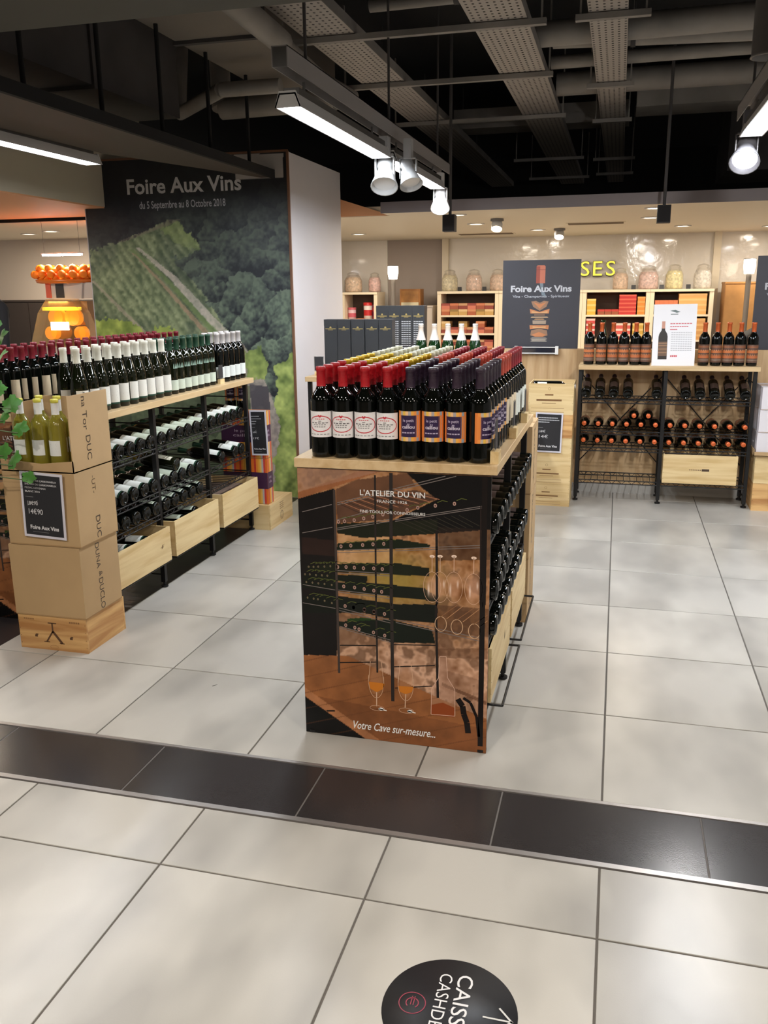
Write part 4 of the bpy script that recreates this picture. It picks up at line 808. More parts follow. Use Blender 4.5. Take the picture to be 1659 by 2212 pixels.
MUR = {'vine': [(-0.004, 0.253), (0.162, 0.229), (0.332, 0.192), (0.447, 0.171), (0.533, 0.217), (0.567, 0.257), (0.491, 0.284), (0.421, 0.275), (0.7, 0.5), (0.877, 0.628), (-0.106, 0.637)], 'patch': [(0.36, 0.194), (0.461, 0.176), (0.539, 0.221), (0.571, 0.253), (0.507, 0.26), (0.42, 0.223)], 'p1': [(0.253, 0.249), (0.415, 0.332), (0.658, 0.5)], 'p2': [(0.229, 0.264), (0.375, 0.36), (0.573, 0.5)], 'p3': [(0.004, 0.344), (0.113, 0.412), (0.249, 0.497)], 'p4': [(0.677, 0.501), (0.798, 0.633), (0.872, 0.794), (0.893, 1.012)], 'edge': [(0.161, 0.231), (0.375, 0.191), (0.455, 0.171)], 'bush': [(0.92, 0.597), (0.979, 0.562), (1.058, 0.555), (1.033, 1.022), (0.869, 1.006), (0.909, 0.836)], 'bush2': [(0.758, 0.557), (0.833, 0.545), (0.886, 0.597), (0.867, 0.642), (0.768, 0.633)], 'rock': [(0.778, 0.654), (0.87, 0.66), (0.877, 0.73), (0.783, 0.738)], 'ylw': [(-0.001, 0.462), (0.105, 0.458), (0.229, 0.48), (0.261, 0.513), (-0.016, 0.514)], 'ylw2': [(0.295, 0.48), (0.424, 0.488), (0.421, 0.513), (0.291, 0.513)], 't1': [(0.218, 0.091), (0.782, 0.1)], 't2': [(0.275, 0.136), (0.702, 0.14)], 'white': [(0.754, 0.001), (0.985, 0.004), (0.981, 0.069), (0.759, 0.068)], 'dark1': [(0.637, 0.5), (0.66, 0.402), (0.721, 0.342), (0.766, 0.287), (1.008, 0.267), (0.994, 0.504)]}
def cellar_poster(label, x0, x1, y, z0, z1, step):
    W, H = x1-x0, z1-z0
    t = thing('cellar_poster', label, 'poster', ((x0+x1)/2, y, z0), 0, 'cellar picture posters on the rack ends')
    MB().box(-W/2, W/2, .0, .009, 0, H).build('board', mat('poster_board', (30, 26, 26), .4), t)
    R = Ras(W, H, step); n1 = R.noise(5, 3); n2 = R.noise(14, 20); n3 = R.noise(30, 50, 2)
    lowr = np.clip((R.Y-.5)/.15, 0, 1)[..., None]
    base = np.array((186, 134, 92.))*(1-lowr)+np.array((220, 172, 140.))*lowr+(n1-.5)[..., None]*np.array((100, 100, 92.))+(n2-.5)[..., None]*130+(n3-.5)[..., None]*90
    dk = np.clip((n1*.4+n2*.35+n3*.25-.52)*13, 0, 1)*.9; R.C = base*(1-dk[..., None]*.75)+np.array((92, 58, 36.))*dk[..., None]*.75
    g = np.clip(1.2-np.sqrt(((R.X-.52)/.28)**2+((R.Y-.385)/.13)**2), 0, 1); R.fill(g, (158, 138, 58), .75)
    R.fill((R.X > .21) & (R.X < .5) & (R.Y > .225) & (R.Y < .34), (232, 184, 132), .55)
    R.fill((R.X > .72) & (R.Y > .46) & (R.Y < .56), (92, 60, 40), .55)
    for col, al, pts in CEL_SOFT:
        sh = (.86+.3*n2)[..., None]; m = R.mask(pts); a = al*m.astype(float); R.C = R.C*(1-a[..., None])+np.array(col, float)*sh*a[..., None]
    m = R.mask([(0, .0), (.45, .0), (0, .085)]); R.fill(m, (180, 140, 122), .5*(.5+n2))
    R.fill((R.X > .74) & (R.Y > .18) & (R.Y < .30-.06*(R.X-.74)), (52, 36, 28), .55)
    R.poly([(.74, .62), (1, .60), (1, .64), (.74, .655)], (110, 72, 48), .5); R.poly([(.76, .745), (1, .80), (1, .815), (.76, .757)], (96, 60, 40), .6)
    fl = R.noise(3, 77, 2); R.C *= (.93-.2*(fl-.5))[..., None]
    pl = R.mask(CEL_SOFT[-5][2]) & (np.abs(((R.Y+.22*R.X)*16) % 1-.5) < .03); R.fill(pl, (104, 62, 36), .5)
    for c in CEL_G['g']:
        R.ell(c[0], c[1], .045, .055, (214, 160, 130), .55, .5); R.ell(c[0]-.018, c[1]+.01, .007, .03, (250, 230, 220), .8, .8); R.ell(c[0]+.02, c[1]-.012, .006, .02, (250, 230, 220), .7, .8)
    for c in CEL_G['gl']: R.ell(c[0], c[1], .042, .066, (206, 150, 110), .4, .3)
    R.poly(CEL_G['dec'], (206, 160, 136), .35)
    R.build('picture', (-W/2, 0, 0), (1, 0, 0), (0, 0, 1), t, PRINTG)
    P = Print(); q = lambda p: ((p[0]-.5)*W, (1-p[1])*H)
    for col, wd, pts, ly in CEL_LINES: P.pline([q(p) for p in pts], wd*W*.8, col, ly)
    for c, r, col in CEL_DOTS: P.ell(q(c), r*W*.8, r*W, col, 4, 10); P.ell(q(c), r*W*.4, r*W*.5, (90, 66, 56), 5, 8); P.pline([q((c[0]+.010, c[1]-.011)), q((c[0]+.035, c[1]-.019)), q((c[0]+.062, c[1]-.016))], .0022, (88, 94, 46), 4)
    for c in CEL_G['g']:
        P.ring(q(c), .045*W, .055*H, .0012, (222, 180, 152), 4); u = q(c); P.line((u[0], u[1]+.055*H), (u[0], u[1]+.11*H), .002, (226, 186, 160), 4); P.ell((u[0], u[1]+.11*H), .014*W, .005*H, (236, 206, 186), 4)
    for c in CEL_G['tb']: P.ring(q(c), .03*W, .027*H, .0022, (216, 176, 140), 4); u = q(c); P.line((u[0]+.02, u[1]+.02), (min(u[0]+.075, W/2-.004), u[1]+.02+.91*(min(u[0]+.075, W/2-.004)-u[0]-.02)), .002, (190, 140, 100), 4); P.line((u[0]-.005, u[1]+.022), (min(u[0]+.06, W/2-.004), u[1]+.022+.82*(min(u[0]+.06, W/2-.004)-u[0]+.005)), .002, (150, 104, 70), 4)
    for poly in CEL_G['gw']: P.poly([q(p) for p in poly][::-1], (206, 122, 40), 4)
    for c in CEL_G['gl']: P.ring(q(c), .042*W, .066*H, .0016, (226, 184, 150), 4, a0=PI*.9, a1=PI*2.1); u = q(c); P.line((u[0]-.041*W, u[1]), (u[0]-.03*W, u[1]+.075*H), .0016, (226, 184, 150), 4); P.line((u[0]+.041*W, u[1]), (u[0]+.03*W, u[1]+.075*H), .0016, (226, 184, 150), 4)
    for a, b in CEL_G['gs']: P.line(q(a), q(b), .003, (228, 190, 160), 4)
    for c in CEL_G['gb']: P.ring(q(c), .04*W, .010*H, .0016, (214, 170, 140), 4)
    for c in CEL_G['star']: u = q(c); P.ell(u, .014*W, .006*H, (252, 248, 244), 5, 10); P.line((u[0]-.01, u[1]), (u[0]+.02, u[1]-.004), .004, (250, 240, 230), 5)
    P.poly([q(p) for p in CEL_G['liq']][::-1], (146, 70, 34), 4); d = [q(p) for p in CEL_G['dec']]; P.pline(d+[d[0]], .0018, (226, 186, 164), 5)
    for pl, wd in zip(CEL_G['cork'], (.02, .010)): P.pline([q(p) for p in pl], wd, (26, 20, 20), 4)
    P.line(q(CEL_G['hook'][0]), q(CEL_G['hook'][1]), .006, (24, 18, 16), 4)
    PT = Print()
    wt = (226, 222, 220)
    a, b = map(q, CEL_T['t1']); PT.text("L'ATELIER DU VIN", a[0], (a[1]+b[1])/2, .019, wt, 6, 'L', b[0]-a[0], .012)
    a, b = map(q, CEL_T['t2']); PT.text('FRANCE 1926', a[0], (a[1]+b[1])/2, .010, wt, 6, 'L', b[0]-a[0])
    a, b = map(q, CEL_T['t3']); PT.text('FINE TOOLS FOR CONNOISSEURS', a[0], (a[1]+b[1])/2, .0095, wt, 6, 'L', b[0]-a[0], .006)
    a, b = map(q, CEL_T['t4']); PT.text('Votre Cave sur-mesure...', a[0], (a[1]+b[1])/2, .030, (244, 242, 240), 6, 'L', b[0]-a[0], .008, .32)
    PT.build('lettering', (0, 0, 0), (1, 0, 0), (0, 0, 1), t, PRINTG)
    P.build('poster_print', (0, 0, 0), (1, 0, 0), (0, 0, 1), t, PRINTG)
    return t
cellar_poster('tall cellar picture poster on the front end of the island', -1.024, -.364, 2.706, .001, .985, .003)
cellar_poster('cellar picture poster at the left edge behind the carton stack', -2.985, -2.325, 3.439, .003, .985, .006)
# ---- mural on the pillar
def mural():
    W, H = 1.66, 2.53; x0 = -4.01
    t = thing('vineyard_mural', 'tall vineyard photo mural on the pillar front', 'mural', (x0+W/2, 6.222, 0))
    MB().box(-W/2, W/2, 0, .003, .002, H).build('panel', mat('mural_panel', (60, 62, 60), .5), t)
    R = Ras(W, H, .0065); n1 = R.noise(4, 5); n2 = R.noise(10, 30); n3 = R.noise(24, 60, 3); n4 = R.noise(70, 90, 2)
    rs = np.random.RandomState(11); best = np.full(R.X.shape, 9.0); sx = np.zeros(R.X.shape); sy = np.zeros(R.X.shape); tone = np.zeros(R.X.shape)
    wx, wy = R.X*W+(n3-.5)*.10, R.Y*H+(n2-.5)*.10
    for _ in range(260):
        cx_, cy_, rr = rs.rand()*W*1.1-.05, rs.rand()*H, .05+.09*rs.rand(); d = np.hypot(wx-cx_, wy-cy_)/rr; k = d < best
        best = np.where(k, d, best); sx = np.where(k, (wx-cx_)/rr, sx); sy = np.where(k, (wy-cy_)/rr, sy); tone = np.where(k, rs.rand(), tone)
    cl = np.clip(.62-.42*sy-.14*sx-.30*np.clip(best-.8, 0, 1)+.9*(n4-.5)+.9*(n3-.5)+.25*(tone-.5), 0, 1)[..., None]
    R.C = np.array((28, 34, 42.))*(1-cl)+np.array((94, 112, 92.))*cl
    hz = np.clip((.46-R.Y)/.34, 0, 1)[..., None]; R.C = R.C*(1-hz*.55)+np.array((38, 42, 48.))*hz*.55
    top = np.clip((.20-R.Y)/.12, 0, 1)[..., None]; R.C = R.C*(1-top*.78)+np.array((20, 20, 25.))*top*.78
    rg = np.clip((.27-R.Y)/.05, 0, 1)*np.clip((.42-R.X)/.12, 0, 1); R.C = R.C*(1-rg[..., None]*.6)+np.array((24, 24, 34.))*rg[..., None]*.6
    jx, jy = (n3-.5)*.05+(n2-.5)*.05, (n4-.5)*.025
    m = R.mask(MUR['vine'], jx, jy).astype(float)
    rows = .5+.5*np.sin((R.X*1.05-R.Y*1.10+.03*(n2-.5)+.02*(n4-.5))*120); vc = np.clip(.34*rows+.45*n3+.75*n4-.36, 0, 1)[..., None]
    vy = np.array((72, 90, 60.))*(1-vc)+np.array((150, 160, 116.))*vc
    shade = np.clip((n1-.50)*5, 0, 1)[..., None]; vy = vy*(1-.28*shade)+np.array((0, 4, 10.))*shade
    R.C = R.C*(1-m[..., None])+vy*m[..., None]
    R.fill(R.mask(MUR['patch'], jx, jy), (140, 160, 84), .15+.7*n3)
    def road(pts, w0, w1, col, al=.9):
        k = len(pts)-1
        for i in range(k):
            (xa, ya), (xb, yb) = pts[i], pts[i+1]; wa, wb = w0+(w1-w0)*i/k, w0+(w1-w0)*(i+1)/k
            R.fill(R.mask([(xa-wa, ya), (xa+wa, ya), (xb+wb, yb), (xb-wb, yb)], (n4-.5)*.012, 0), col, al*(.75+.5*(n4-.3)).clip(0, 1))
    road(MUR['p1'], .010, .030, (172, 162, 152)); road(MUR['p2'], .006, .014, (150, 122, 96)); road(MUR['p3'], .008, .016, (156, 142, 122), .8)
    road([(p[0]-.035, p[1]+.004) for p in MUR['p1']], .010, .018, (96, 122, 66), .8)
    road(MUR['p4'], .045, .075, (150, 136, 128)); road(MUR['edge'], .02, .03, (120, 110, 92), .6)
    R.fill(R.mask(MUR['rock']), (60, 58, 66), .9*(.6+n3).clip(0, 1))
    for k in ('bush', 'bush2'):
        b = np.clip(n3*1.4-.2, 0, 1)[..., None]; a = R.mask(MUR[k], jx, jy)[..., None]*1.0; R.C = R.C*(1-a)+(np.array((70, 92, 40.))*(1-b)+np.array((160, 178, 88.))*b)*a
    low = (R.Y > .66) & (R.X < .78); R.fill(low, (70, 84, 48), .6)
    for k in ('ylw', 'ylw2'):
        b = np.clip(n3*1.4-.2, 0, 1)[..., None]; a = R.mask(MUR[k], jx, jy)[..., None]*.9; R.C = R.C*(1-a)+(np.array((98, 120, 44.))*(1-b)+np.array((176, 194, 76.))*b)*a
    gy = R.C.mean(-1, keepdims=True); R.C = (gy+(R.C-gy)*.78)*1.28
    R.fill(R.mask(MUR['white']), (190, 184, 180), .9)
    R.build('picture', (-W/2, 0, 0), (1, 0, 0), (0, 0, 1), t)
    P = Print(); q = lambda p: (p[0]*1.652-4.0-x0-W/2, (1-p[1])*H)
    a, b = map(q, MUR['t1']); P.text('Foire Aux Vins', a[0], (a[1]+b[1])/2, .105, (214, 214, 216), 3, 'L', b[0]-a[0], .022)
    a, b = map(q, MUR['t2']); P.text('du 5 Septembre au 8 Octobre 2018', a[0], (a[1]+b[1])/2, .052, (186, 186, 190), 3, 'L', b[0]-a[0], .012)
    P.build('mural_print', (0, 0, 0), (1, 0, 0), (0, 0, 1), t)
mural()

# ================================================================ BACK RACK AND PARTITION
for q, x in enumerate((-.197, -.110, -.029, .050, .131, .204)): bottle('copper', (x, 6.66, 1.02), 'copper-capped bottle on the back rack, %s left of the white card' % pos(5-q), 'copper-capped bottles on the back rack', random.uniform(-.15, .15))
for q, x in enumerate((.602, .686, .764, .842, .926)): bottle('copper', (x, 6.66, 1.02), 'copper-capped bottle on the back rack, %s right of the white card' % pos(q), 'copper-capped bottles on the back rack', random.uniform(-.15, .15))
bottle('champagne', (-.105, 6.79, 1.021), 'dark tall bottle standing behind the copper-capped row', 'tall dark bottle on the back rack', cap=False, lab=False)
def cardw():
    t = thing('display_card', 'white card with a bottle picture and red heading on back rack', 'sign', (.394, 6.60, 1.02), rot=(-.04, -.015, 0))
    W, H = .292, .43; MB().box(-W/2, W/2, 0, .004, 0, H).build('card', mat('white_card', (246, 244, 248), .5), t)
    p = Print(); c = -.075
    p.poly([(c-.031, .045), (c+.031, .045), (c+.031, .205), (c+.027, .225), (c+.012, .25), (c+.010, .30), (c-.010, .30), (c-.012, .25), (c-.027, .225), (c-.031, .205)], (40, 34, 32), 1)
    p.rect(c-.011, c+.011, .262, .312, (206, 150, 130), 2); p.rect(c-.030, c+.030, .07, .17, (110, 84, 66), 2)
    for v in (.09, .115, .14, .155): p.rect(c-.029, c+.029, v, v+.007, (160, 120, 90), 3)
    p.poly([(-.035, .385), (.0, .39), (.035, .376), (.01, .37)], (110, 124, 124), 2); p.rect(-.03, .02, .358, .363, (120, 130, 130), 2)
    for v, a, b in ((.292, -.03, .12), (.272, -.03, .095), (.252, -.03, .02)): 
        for i in range(8): p.rect(a+(b-a)*i/8, a+(b-a)*(i+.8)/8, v, v+.006, (206, 90, 100), 2)
    for k in range(11):
        for i in range(9): p.rect(-.02+.016*i, -.02+.016*i+.013, .232-k*.0125, .235-k*.0125, (150, 150, 156), 2)
    [p.rect(-.02+.012*i, -.02+.012*i+.009, .062, .074, (206, 60, 76), 2) for i in range(4)]; p.build('card_print', (0, 0, 0), (1, 0, 0), (0, 0, 1), t)
cardw()
for q, x in enumerate((-.202, -.103, -.004, .097, .298, .498, .595, .693, .796, .899)): bottle('lying_dark', (x, 6.585, .773+.041), 'dark bottle lying on the back rack top wire shelf, %s from the left' % pos(q), 'bottles lying in the back rack', M=lie(0, .35, random.uniform(-.2, .2)))
for nm_, z in (('middle', .54), ('lower', .415)):
    for q in range(12):
        x = -.204+.1012*q; bottle('copper', (x, 6.84, z+.0395), 'copper-capped bottle lying neck outward on the back rack %s shelf, %s from left' % (nm_, pos(q)), 'bottles lying in the back rack', M=lie(0, -.06, random.uniform(-.3, .3), True))
for q, x in enumerate((.148, .249)): bottle('copper', (x, 6.84, .54+.0395+.064), 'copper-capped bottle stacked in the second layer on the back rack, %s' % ['left', 'right'][q], 'bottles lying in the back rack', M=lie(0, -.06, .2, True))
crate('pine crate with dark lettering at the bottom right of the back rack', (.372, 6.535, .175), 0, .51, .30, .212, marks=lambda p, L, H: ([p.rect(L*(.36+.024*i), L*(.36+.024*i+.017), H*.47, H*.51, (140, 112, 80), 2) for i in range(7)], p.rect(L*.53, L*.63, H*.45, H*.53, (70, 52, 40), 2)))
# crates left of the back rack
def mark_lines(p, L, H):
    c = L*.46; p.ring((c, H*.84), .008, .008, .002, (150, 112, 70), 2)
    p.rect(c-.03, c+.03, H*.62, H*.67, (134, 96, 58), 2); p.rect(c-.09, c+.09, H*.44, H*.50, (126, 90, 54), 2); p.rect(c-.05, c+.05, H*.36, H*.38, (160, 124, 84), 2)
    for v in (.2, .08): p.rect(.02, L*.8, H*v, H*v+.003, (176, 140, 96), 2)
zz = 0
for k, h in enumerate((.163, .172, .172, .170, .222)):
    crate('pine crate in the stack left of the back rack, %s from the floor' % pos(k), (-.60, 6.36, zz+.0008*k), 0, .32, .34, h, PINE if k % 2 == 0 else PINE2 if k == 3 else PINE, lid=(k < 4), marks=mark_lines if k != 2 and k != 3 else None); zz += h
bottle('silver', (-.575, 6.46, zz-.022), 'white-labelled bottle lying in the topmost open crate', 'bottle in the open crate', M=Matrix.Rotation(PI/2, 3, 'Y'))
# right-hand crates and white cases
for k in range(2): crate('plain pine crate in the right edge stack, %s one' % ['lower', 'upper'][k], (.995, 6.53, .2012*k), 0, .42, .34, .2, PINE2 if k == 0 else PINE, lid=True)
t = thing('carton_tray', 'shallow brown carton tray under the white cases', 'carton', (.975, 6.50, .403))
MB().box(0, .4, 0, .34, 0, .004).box(0, .4, 0, .004, 0, .03).box(0, .004, 0, .34, 0, .05).box(0, .4, .336, .34, 0, .05).build('tray', CARD, t)
for k in range(3): carton('white wine case in the right edge stack, %s' % ['bottom', 'middle', 'top'][k], .992+.003*k, 1.30, 6.52-.004*k, 6.82, .408+.16*k, .566+.16*k, 'white_case', mat('white_case', (222, 216, 220), .6), 'white wine cases')
# posters on the partition
def bottle_poster(label, x0, x1):
    W, H = x1-x0, .662; t = thing('bottle_poster', label, 'poster', ((x0+x1)/2, 6.925, 1.1155), 0, 'dark bottle posters on the partition')
    MB().box(-W/2, W/2, 0, .01, 0, H).build('board', mat('poster_slate', (58, 58, 66), .45), t)
    p = Print(); c = -.005; o = (196, 128, 84); o2 = (206, 160, 112)
    p.poly([(c-.034, .49), (c+.034, .49), (c+.034, .615), (c+.026, .622), (c-.026, .622), (c-.034, .615)], (190, 112, 88), 2); p.rect(c-.034, c-.006, .49, .615, (156, 76, 62), 3); p.rect(c-.034, c+.034, .588, .591, (120, 60, 50), 4)
    p.poly([(c-.006, .49), (c+.02, .49), (c+.022, .44), (c+.045, .395), (c+.012, .40)], (120, 134, 144), 2)
    pt = Print(); pt.text('Foire Aux Vins', 0, .428, .045, (196, 198, 204), 5, 'C', .46, .035); pt.text('Vins - Champagnes - Spiritueux', 0, .385, .018, (170, 176, 184), 5, 'C', .43, .02); pt.build('lettering', (0, 0, 0), (1, 0, 0), (0, 0, 1), t)
    S = lambda pts, col, l=2: p.poly([(c+a, b) for a, b in pts], col, l)
    S([(-.066, .355), (-.03, .36), (0, .345), (.03, .36), (.066, .355), (.05, .315), (0, .285), (-.05, .315)], (150, 116, 92)); S([(-.05, .35), (0, .335), (.05, .35), (0, .30)], o, 3)
    S([(-.075, .30), (0, .277), (.075, .30), (.07, .265), (-.07, .265)], o); S([(-.06, .285), (0, .272), (.06, .285), (.06, .268), (-.06, .268)], o2, 3)
    S([(-.04, .25), (.04, .25), (.04, .258), (-.04, .258)], (150, 116, 92)); S([(-.068, .232), (.068, .232), (.06, .242), (-.06, .242)], (176, 150, 120)); S([(-.04, .219), (.04, .219), (.03, .226), (-.03, .226)], o2)
    S([(-.05, .186), (.05, .186), (.052, .213), (-.052, .213)], (166, 148, 130)); S([(-.074, .176), (.074, .176), (.07, .145), (0, .155), (-.07, .145)], o); S([(-.05, .17), (0, .162), (.05, .17), (.05, .155), (-.05, .155)], o2, 3)
    S([(-.06, .138), (0, .15), (.06, .138), (.066, .1), (.03, .088), (-.03, .088), (-.066, .1)], (150, 116, 92)); S([(-.055, .105), (0, .125), (.055, .105), (.03, .09), (-.03, .09)], o, 3)
    for v in (.076, .064, .054): S([(-.066, v), (.066, v), (.05, v+.006), (-.05, v+.006)], (206, 196, 178))
    p.build('bottle_drawing', (0, 0, 0), (1, 0, 0), (0, 0, 1), t)
bottle_poster('dark wine fair poster with a bottle drawing on the oak partition', -.877, -.291)
bottle_poster('dark wine fair poster cut off at the right edge', .945, 1.53)
t = thing('acrylic_holder', 'clear acrylic leaflet holder clipped below the left wine fair poster', 'holder', (-.60, 6.90, 1.075))
MB().box(-.155, .155, -.035, -.031, 0, .055).build('front_plate', mat('holder_dark', (40, 42, 52), .1, coat=.5), t); MB().box(-.155, .155, -.031, 0, 0, .004).build('base_plate', CLEAR, t)
for s_ in (-1, 1): MB().box(s_*.155-.012, s_*.155+.012, -.038, 0, 0, .06).build('end_clip', WHITEP, t)
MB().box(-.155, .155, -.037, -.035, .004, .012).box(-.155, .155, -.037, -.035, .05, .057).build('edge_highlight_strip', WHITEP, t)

# ================================================================ RACK BEHIND THE ISLAND
def gift_box(label, x, y, w, h, rows, z=1.0205, group='black gift boxes'):
    t = thing('gift_box', label, 'gift box', (x, y, z), 0, group)
    MB().box(0, w, 0, w, 0, h-.04).build('box_body', mat('gift_black', (52, 54, 58), .45), t); MB().box(-.0006, w+.0006, -.0006, w+.0006, h-.0405, h).build('lid', mat('gift_black', (52, 54, 58), .45), t)
    p = Print(); G_ = (170, 150, 90); p.poly([(w*.5-.008, h*.85), (w*.5+.008, h*.85), (w*.5+.004, h*.875), (w*.5-.004, h*.875)], G_, 3); p.rect(w*.1, w*.9, h*.828, h*.84, G_, 3); p.rect(w*.32, w*.68, h*.812, h*.82, G_, 3)
    for k in range(rows):
        for i in range(4): p.rect(w*(.1+.2*i), w*(.1+.2*i+.17), h*(.74-.035*k), h*(.74-.035*k)+.005, (196, 200, 206), 3)
    if not rows: p.rect(w*.12, w*.88, h*.07, h*.11, (220, 220, 224), 3); p.rect(w*.2, w*.8, h*.03, h*.045, (200, 200, 204), 3)
    p.build('box_print', (0, 0, 0), (1, 0, 0), (0, 0, 1), t)
for k in range(5): gift_box('short black gift box with gold emblem, %s from the pillar' % pos(k), -1.875+.0918*k+(.003 if k > 1 else 0)+(.003 if k > 2 else 0), 5.55, .089, .362, 0)
for k in range(4): gift_box('tall black gift box with white text lines, %s from the pillar' % pos(k), -1.695+.0895*k, 6.20, .088, .437, 16)
for k in range(5): bottle('champagne', (-1.315+.0945*k, 5.98, 1.0205), 'green champagne bottle with white foil, %s from the left' % pos(k), 'champagne bottles behind the island', random.uniform(-.3, .3), name='champagne_bottle')
price_block((-1.90, 5.50, 1.02), 0, 'price holder beside the first black gift box', .10, .07)
price_block((-1.235, 5.85, 1.02), 0, 'price holder in front of the champagne bottles', .08, .09)

# ================================================================ SWEETS COUNTER AT THE FAR WALL
SHW = mat('shelf_white', (236, 220, 192), .5); SHB = mat('shelf_back', (92, 74, 62), .7)
def unit(label, x0, x1, levels):
    t = thing('wall_shelf_unit', label, 'shelf unit', (x0, 10.7, 0), 0, 'white wall shelf units of the sweets counter'); W = x1-x0
    MB().box(0, .045, 0, .38, 0, 1.52).build('side_panel', SHW, t); MB().box(W-.045, W, 0, .38, 0, 1.52).build('side_panel', SHW, t)
    MB().box(0, W, -.01, .40, 1.52, 1.548).build('top_board', SHW, t); MB().box(.045, W-.045, .365, .38, 0, 1.52).build('back_panel', SHB, t)
    for z in levels: MB().box(.045, W-.045, .0, .365, z-.022, z).build('shelf_board', SHW, t)
    return t
unit('white shelf unit with sweets tins beside the pillar', -3.38, -2.91, [1.19, .85, .5])
unit('white shelf unit full of small tea boxes', -2.15, -1.40, [1.265, 1.05, .83, .5])
unit('white shelf unit hidden behind the left wine fair poster', -1.398, -.42, [1.265, 1.05, .83, .5])
unit('white shelf unit with red and orange box stacks', -.418, .34, [1.265, .98, .6])
unit('white shelf unit behind the white card', .342, 1.03, [1.265, .98, .6])
def sweet_box(label, x, y, z, w, d, h, c, c2, group):
    t = thing('sweets_box', label, 'box', (x, y, z), 0, group)
    MB().box(0, w, 0, d, 0, h*.62).build('box_base', mat('bx%d_%d_%d' % c, c, .5), t); MB().box(-.001, w+.001, -.001, d+.001, h*.62, h).build('box_lid', mat('bx%d_%d_%d' % c2, c2, .5), t)
pal = [((176, 96, 62), (206, 140, 100)), ((140, 64, 52), (196, 150, 110)), ((190, 150, 84), (150, 120, 70)), ((206, 120, 96), (150, 70, 60)), ((200, 160, 96), (222, 190, 140)), ((160, 84, 60), (200, 120, 84))]
for lv, (z, nm_) in enumerate(((1.265, 'top'), (1.05, 'second'), (.83, 'third'))):
    for k in range(6):
        for s_ in range(2 if lv != 1 or k % 2 == 0 else 1):
            c = pal[(k*2+lv+s_*3) % 6]
            sweet_box('small tea box on the %s shelf left of the poster, %s from left, %s' % (nm_, pos(k), ['lower', 'upper'][s_]), -2.10+.107*k, 10.71, z+.0705*s_, .103, .2, .07, c[0], c[1], 'small tea boxes')
for k in range(5): sweet_box('red sweets box in the red stack, %s from the shelf' % pos(k), .0, 10.72, 1.265+.0452*k, .19, .22, .045, (196, 50, 44), (220, 96, 76), 'red sweets boxes')
for k in range(4): sweet_box('orange sweets box in the orange stack, %s from the shelf' % pos(k), .205, 10.72, 1.265+.0505*k, .085, .22, .05, (226, 140, 56), (236, 164, 86), 'orange sweets boxes')
for k in range(3): sweet_box('yellow sweets box beside the wine fair poster, %s from the shelf' % pos(k), -.365, 10.72, 1.265+.0602*k, .1, .2, .06, (230, 180, 70), (240, 204, 120), 'yellow sweets boxes')
for k in range(4): sweet_box('red and white sweets box lower beside the wine fair poster, %s up' % pos(k), -.365, 10.72, .98+.0602*k, .1, .2, .06, (206, 70, 66), (236, 200, 190), 'red and white sweets boxes')
for k in range(3): sweet_box('brown and red sweets box at the left of the red stack, %s' % pos(k), -.24+.08*k, 10.72, 1.265, .076, .2, .06, (160, 84, 52), (196, 60, 50), 'brown sweets boxes')
for k in range(3): sweet_box('red ribboned sweets box under the red stack, %s up' % pos(k), -.05, 10.72, .98+.062*k, .19, .2, .061, (216, 92, 84), (240, 206, 190), 'red ribboned sweets boxes')
for k in range(3): sweet_box('golden sweets box under the orange stack, %s up' % pos(k), .165, 10.72, .98+.062*k, .12, .2, .061, (206, 164, 70), (228, 196, 120), 'golden sweets boxes')
for k in range(4): sweet_box('tan sweets box right of the white card, %s up' % pos(k), .66, 10.72, 1.265+.0582*k, .30, .25, .058, (222, 168, 100), (232, 184, 122), 'tan sweets boxes')
for k in range(4): sweet_box('tan sweets box right of the white card on the lower shelf, %s up' % pos(k), .66, 10.72, .98+.0602*k, .30, .25, .06, (214, 156, 92), (228, 180, 116), 'tan sweets boxes')
for k in range(5): sweet_box('purple and orange small box above the white card, %s from left' % pos(k), .40+.05*k, 10.72, 1.265, .047, .2, .16, (86, 64, 120), (214, 120, 80), 'purple and orange boxes')
def tin(label, x, z, r, h, c, c2):
    t = thing('sweets_tin', label, 'tin', (x, 10.84, z), 0, 'sweets tins beside the pillar')
    MB().lathe([(.001, 0), (r, 0), (r, h), (.001, h)], 18).build('tin_body', mat('tin%d_%d_%d' % c, c, .4), t); MB().lathe([(r*1.04, h*.84), (r*1.04, h*1.0), (.001, h*1.01)], 18).build('tin_lid', mat('tin%d_%d_%d' % c2, c2, .4), t)
    MB().lathe([(r*1.01, h*.3), (r*1.01, h*.6)], 18).build('tin_band', mat('tin%d_%d_%d' % c2, c2, .4), t)
tin('pink and white sweets tin nearest the pillar', -3.28, 1.191, .05, .17, (224, 190, 196), (206, 96, 110)); tin('tall white and red sweets tin', -3.07, 1.191, .055, .23, (236, 226, 220), (206, 50, 50)); tin('red sweets tin at the shelf end', -2.975, 1.191, .035, .2, (190, 50, 54), (120, 60, 90))
sweet_box('low orange sweets box between the tins', -3.21, 10.72, 1.1905, .09, .15, .035, (226, 100, 50), (236, 150, 90), 'orange low boxes')
JGL = mat('jar_glass', (235, 228, 215), .05, trans=.9, alpha=.35)
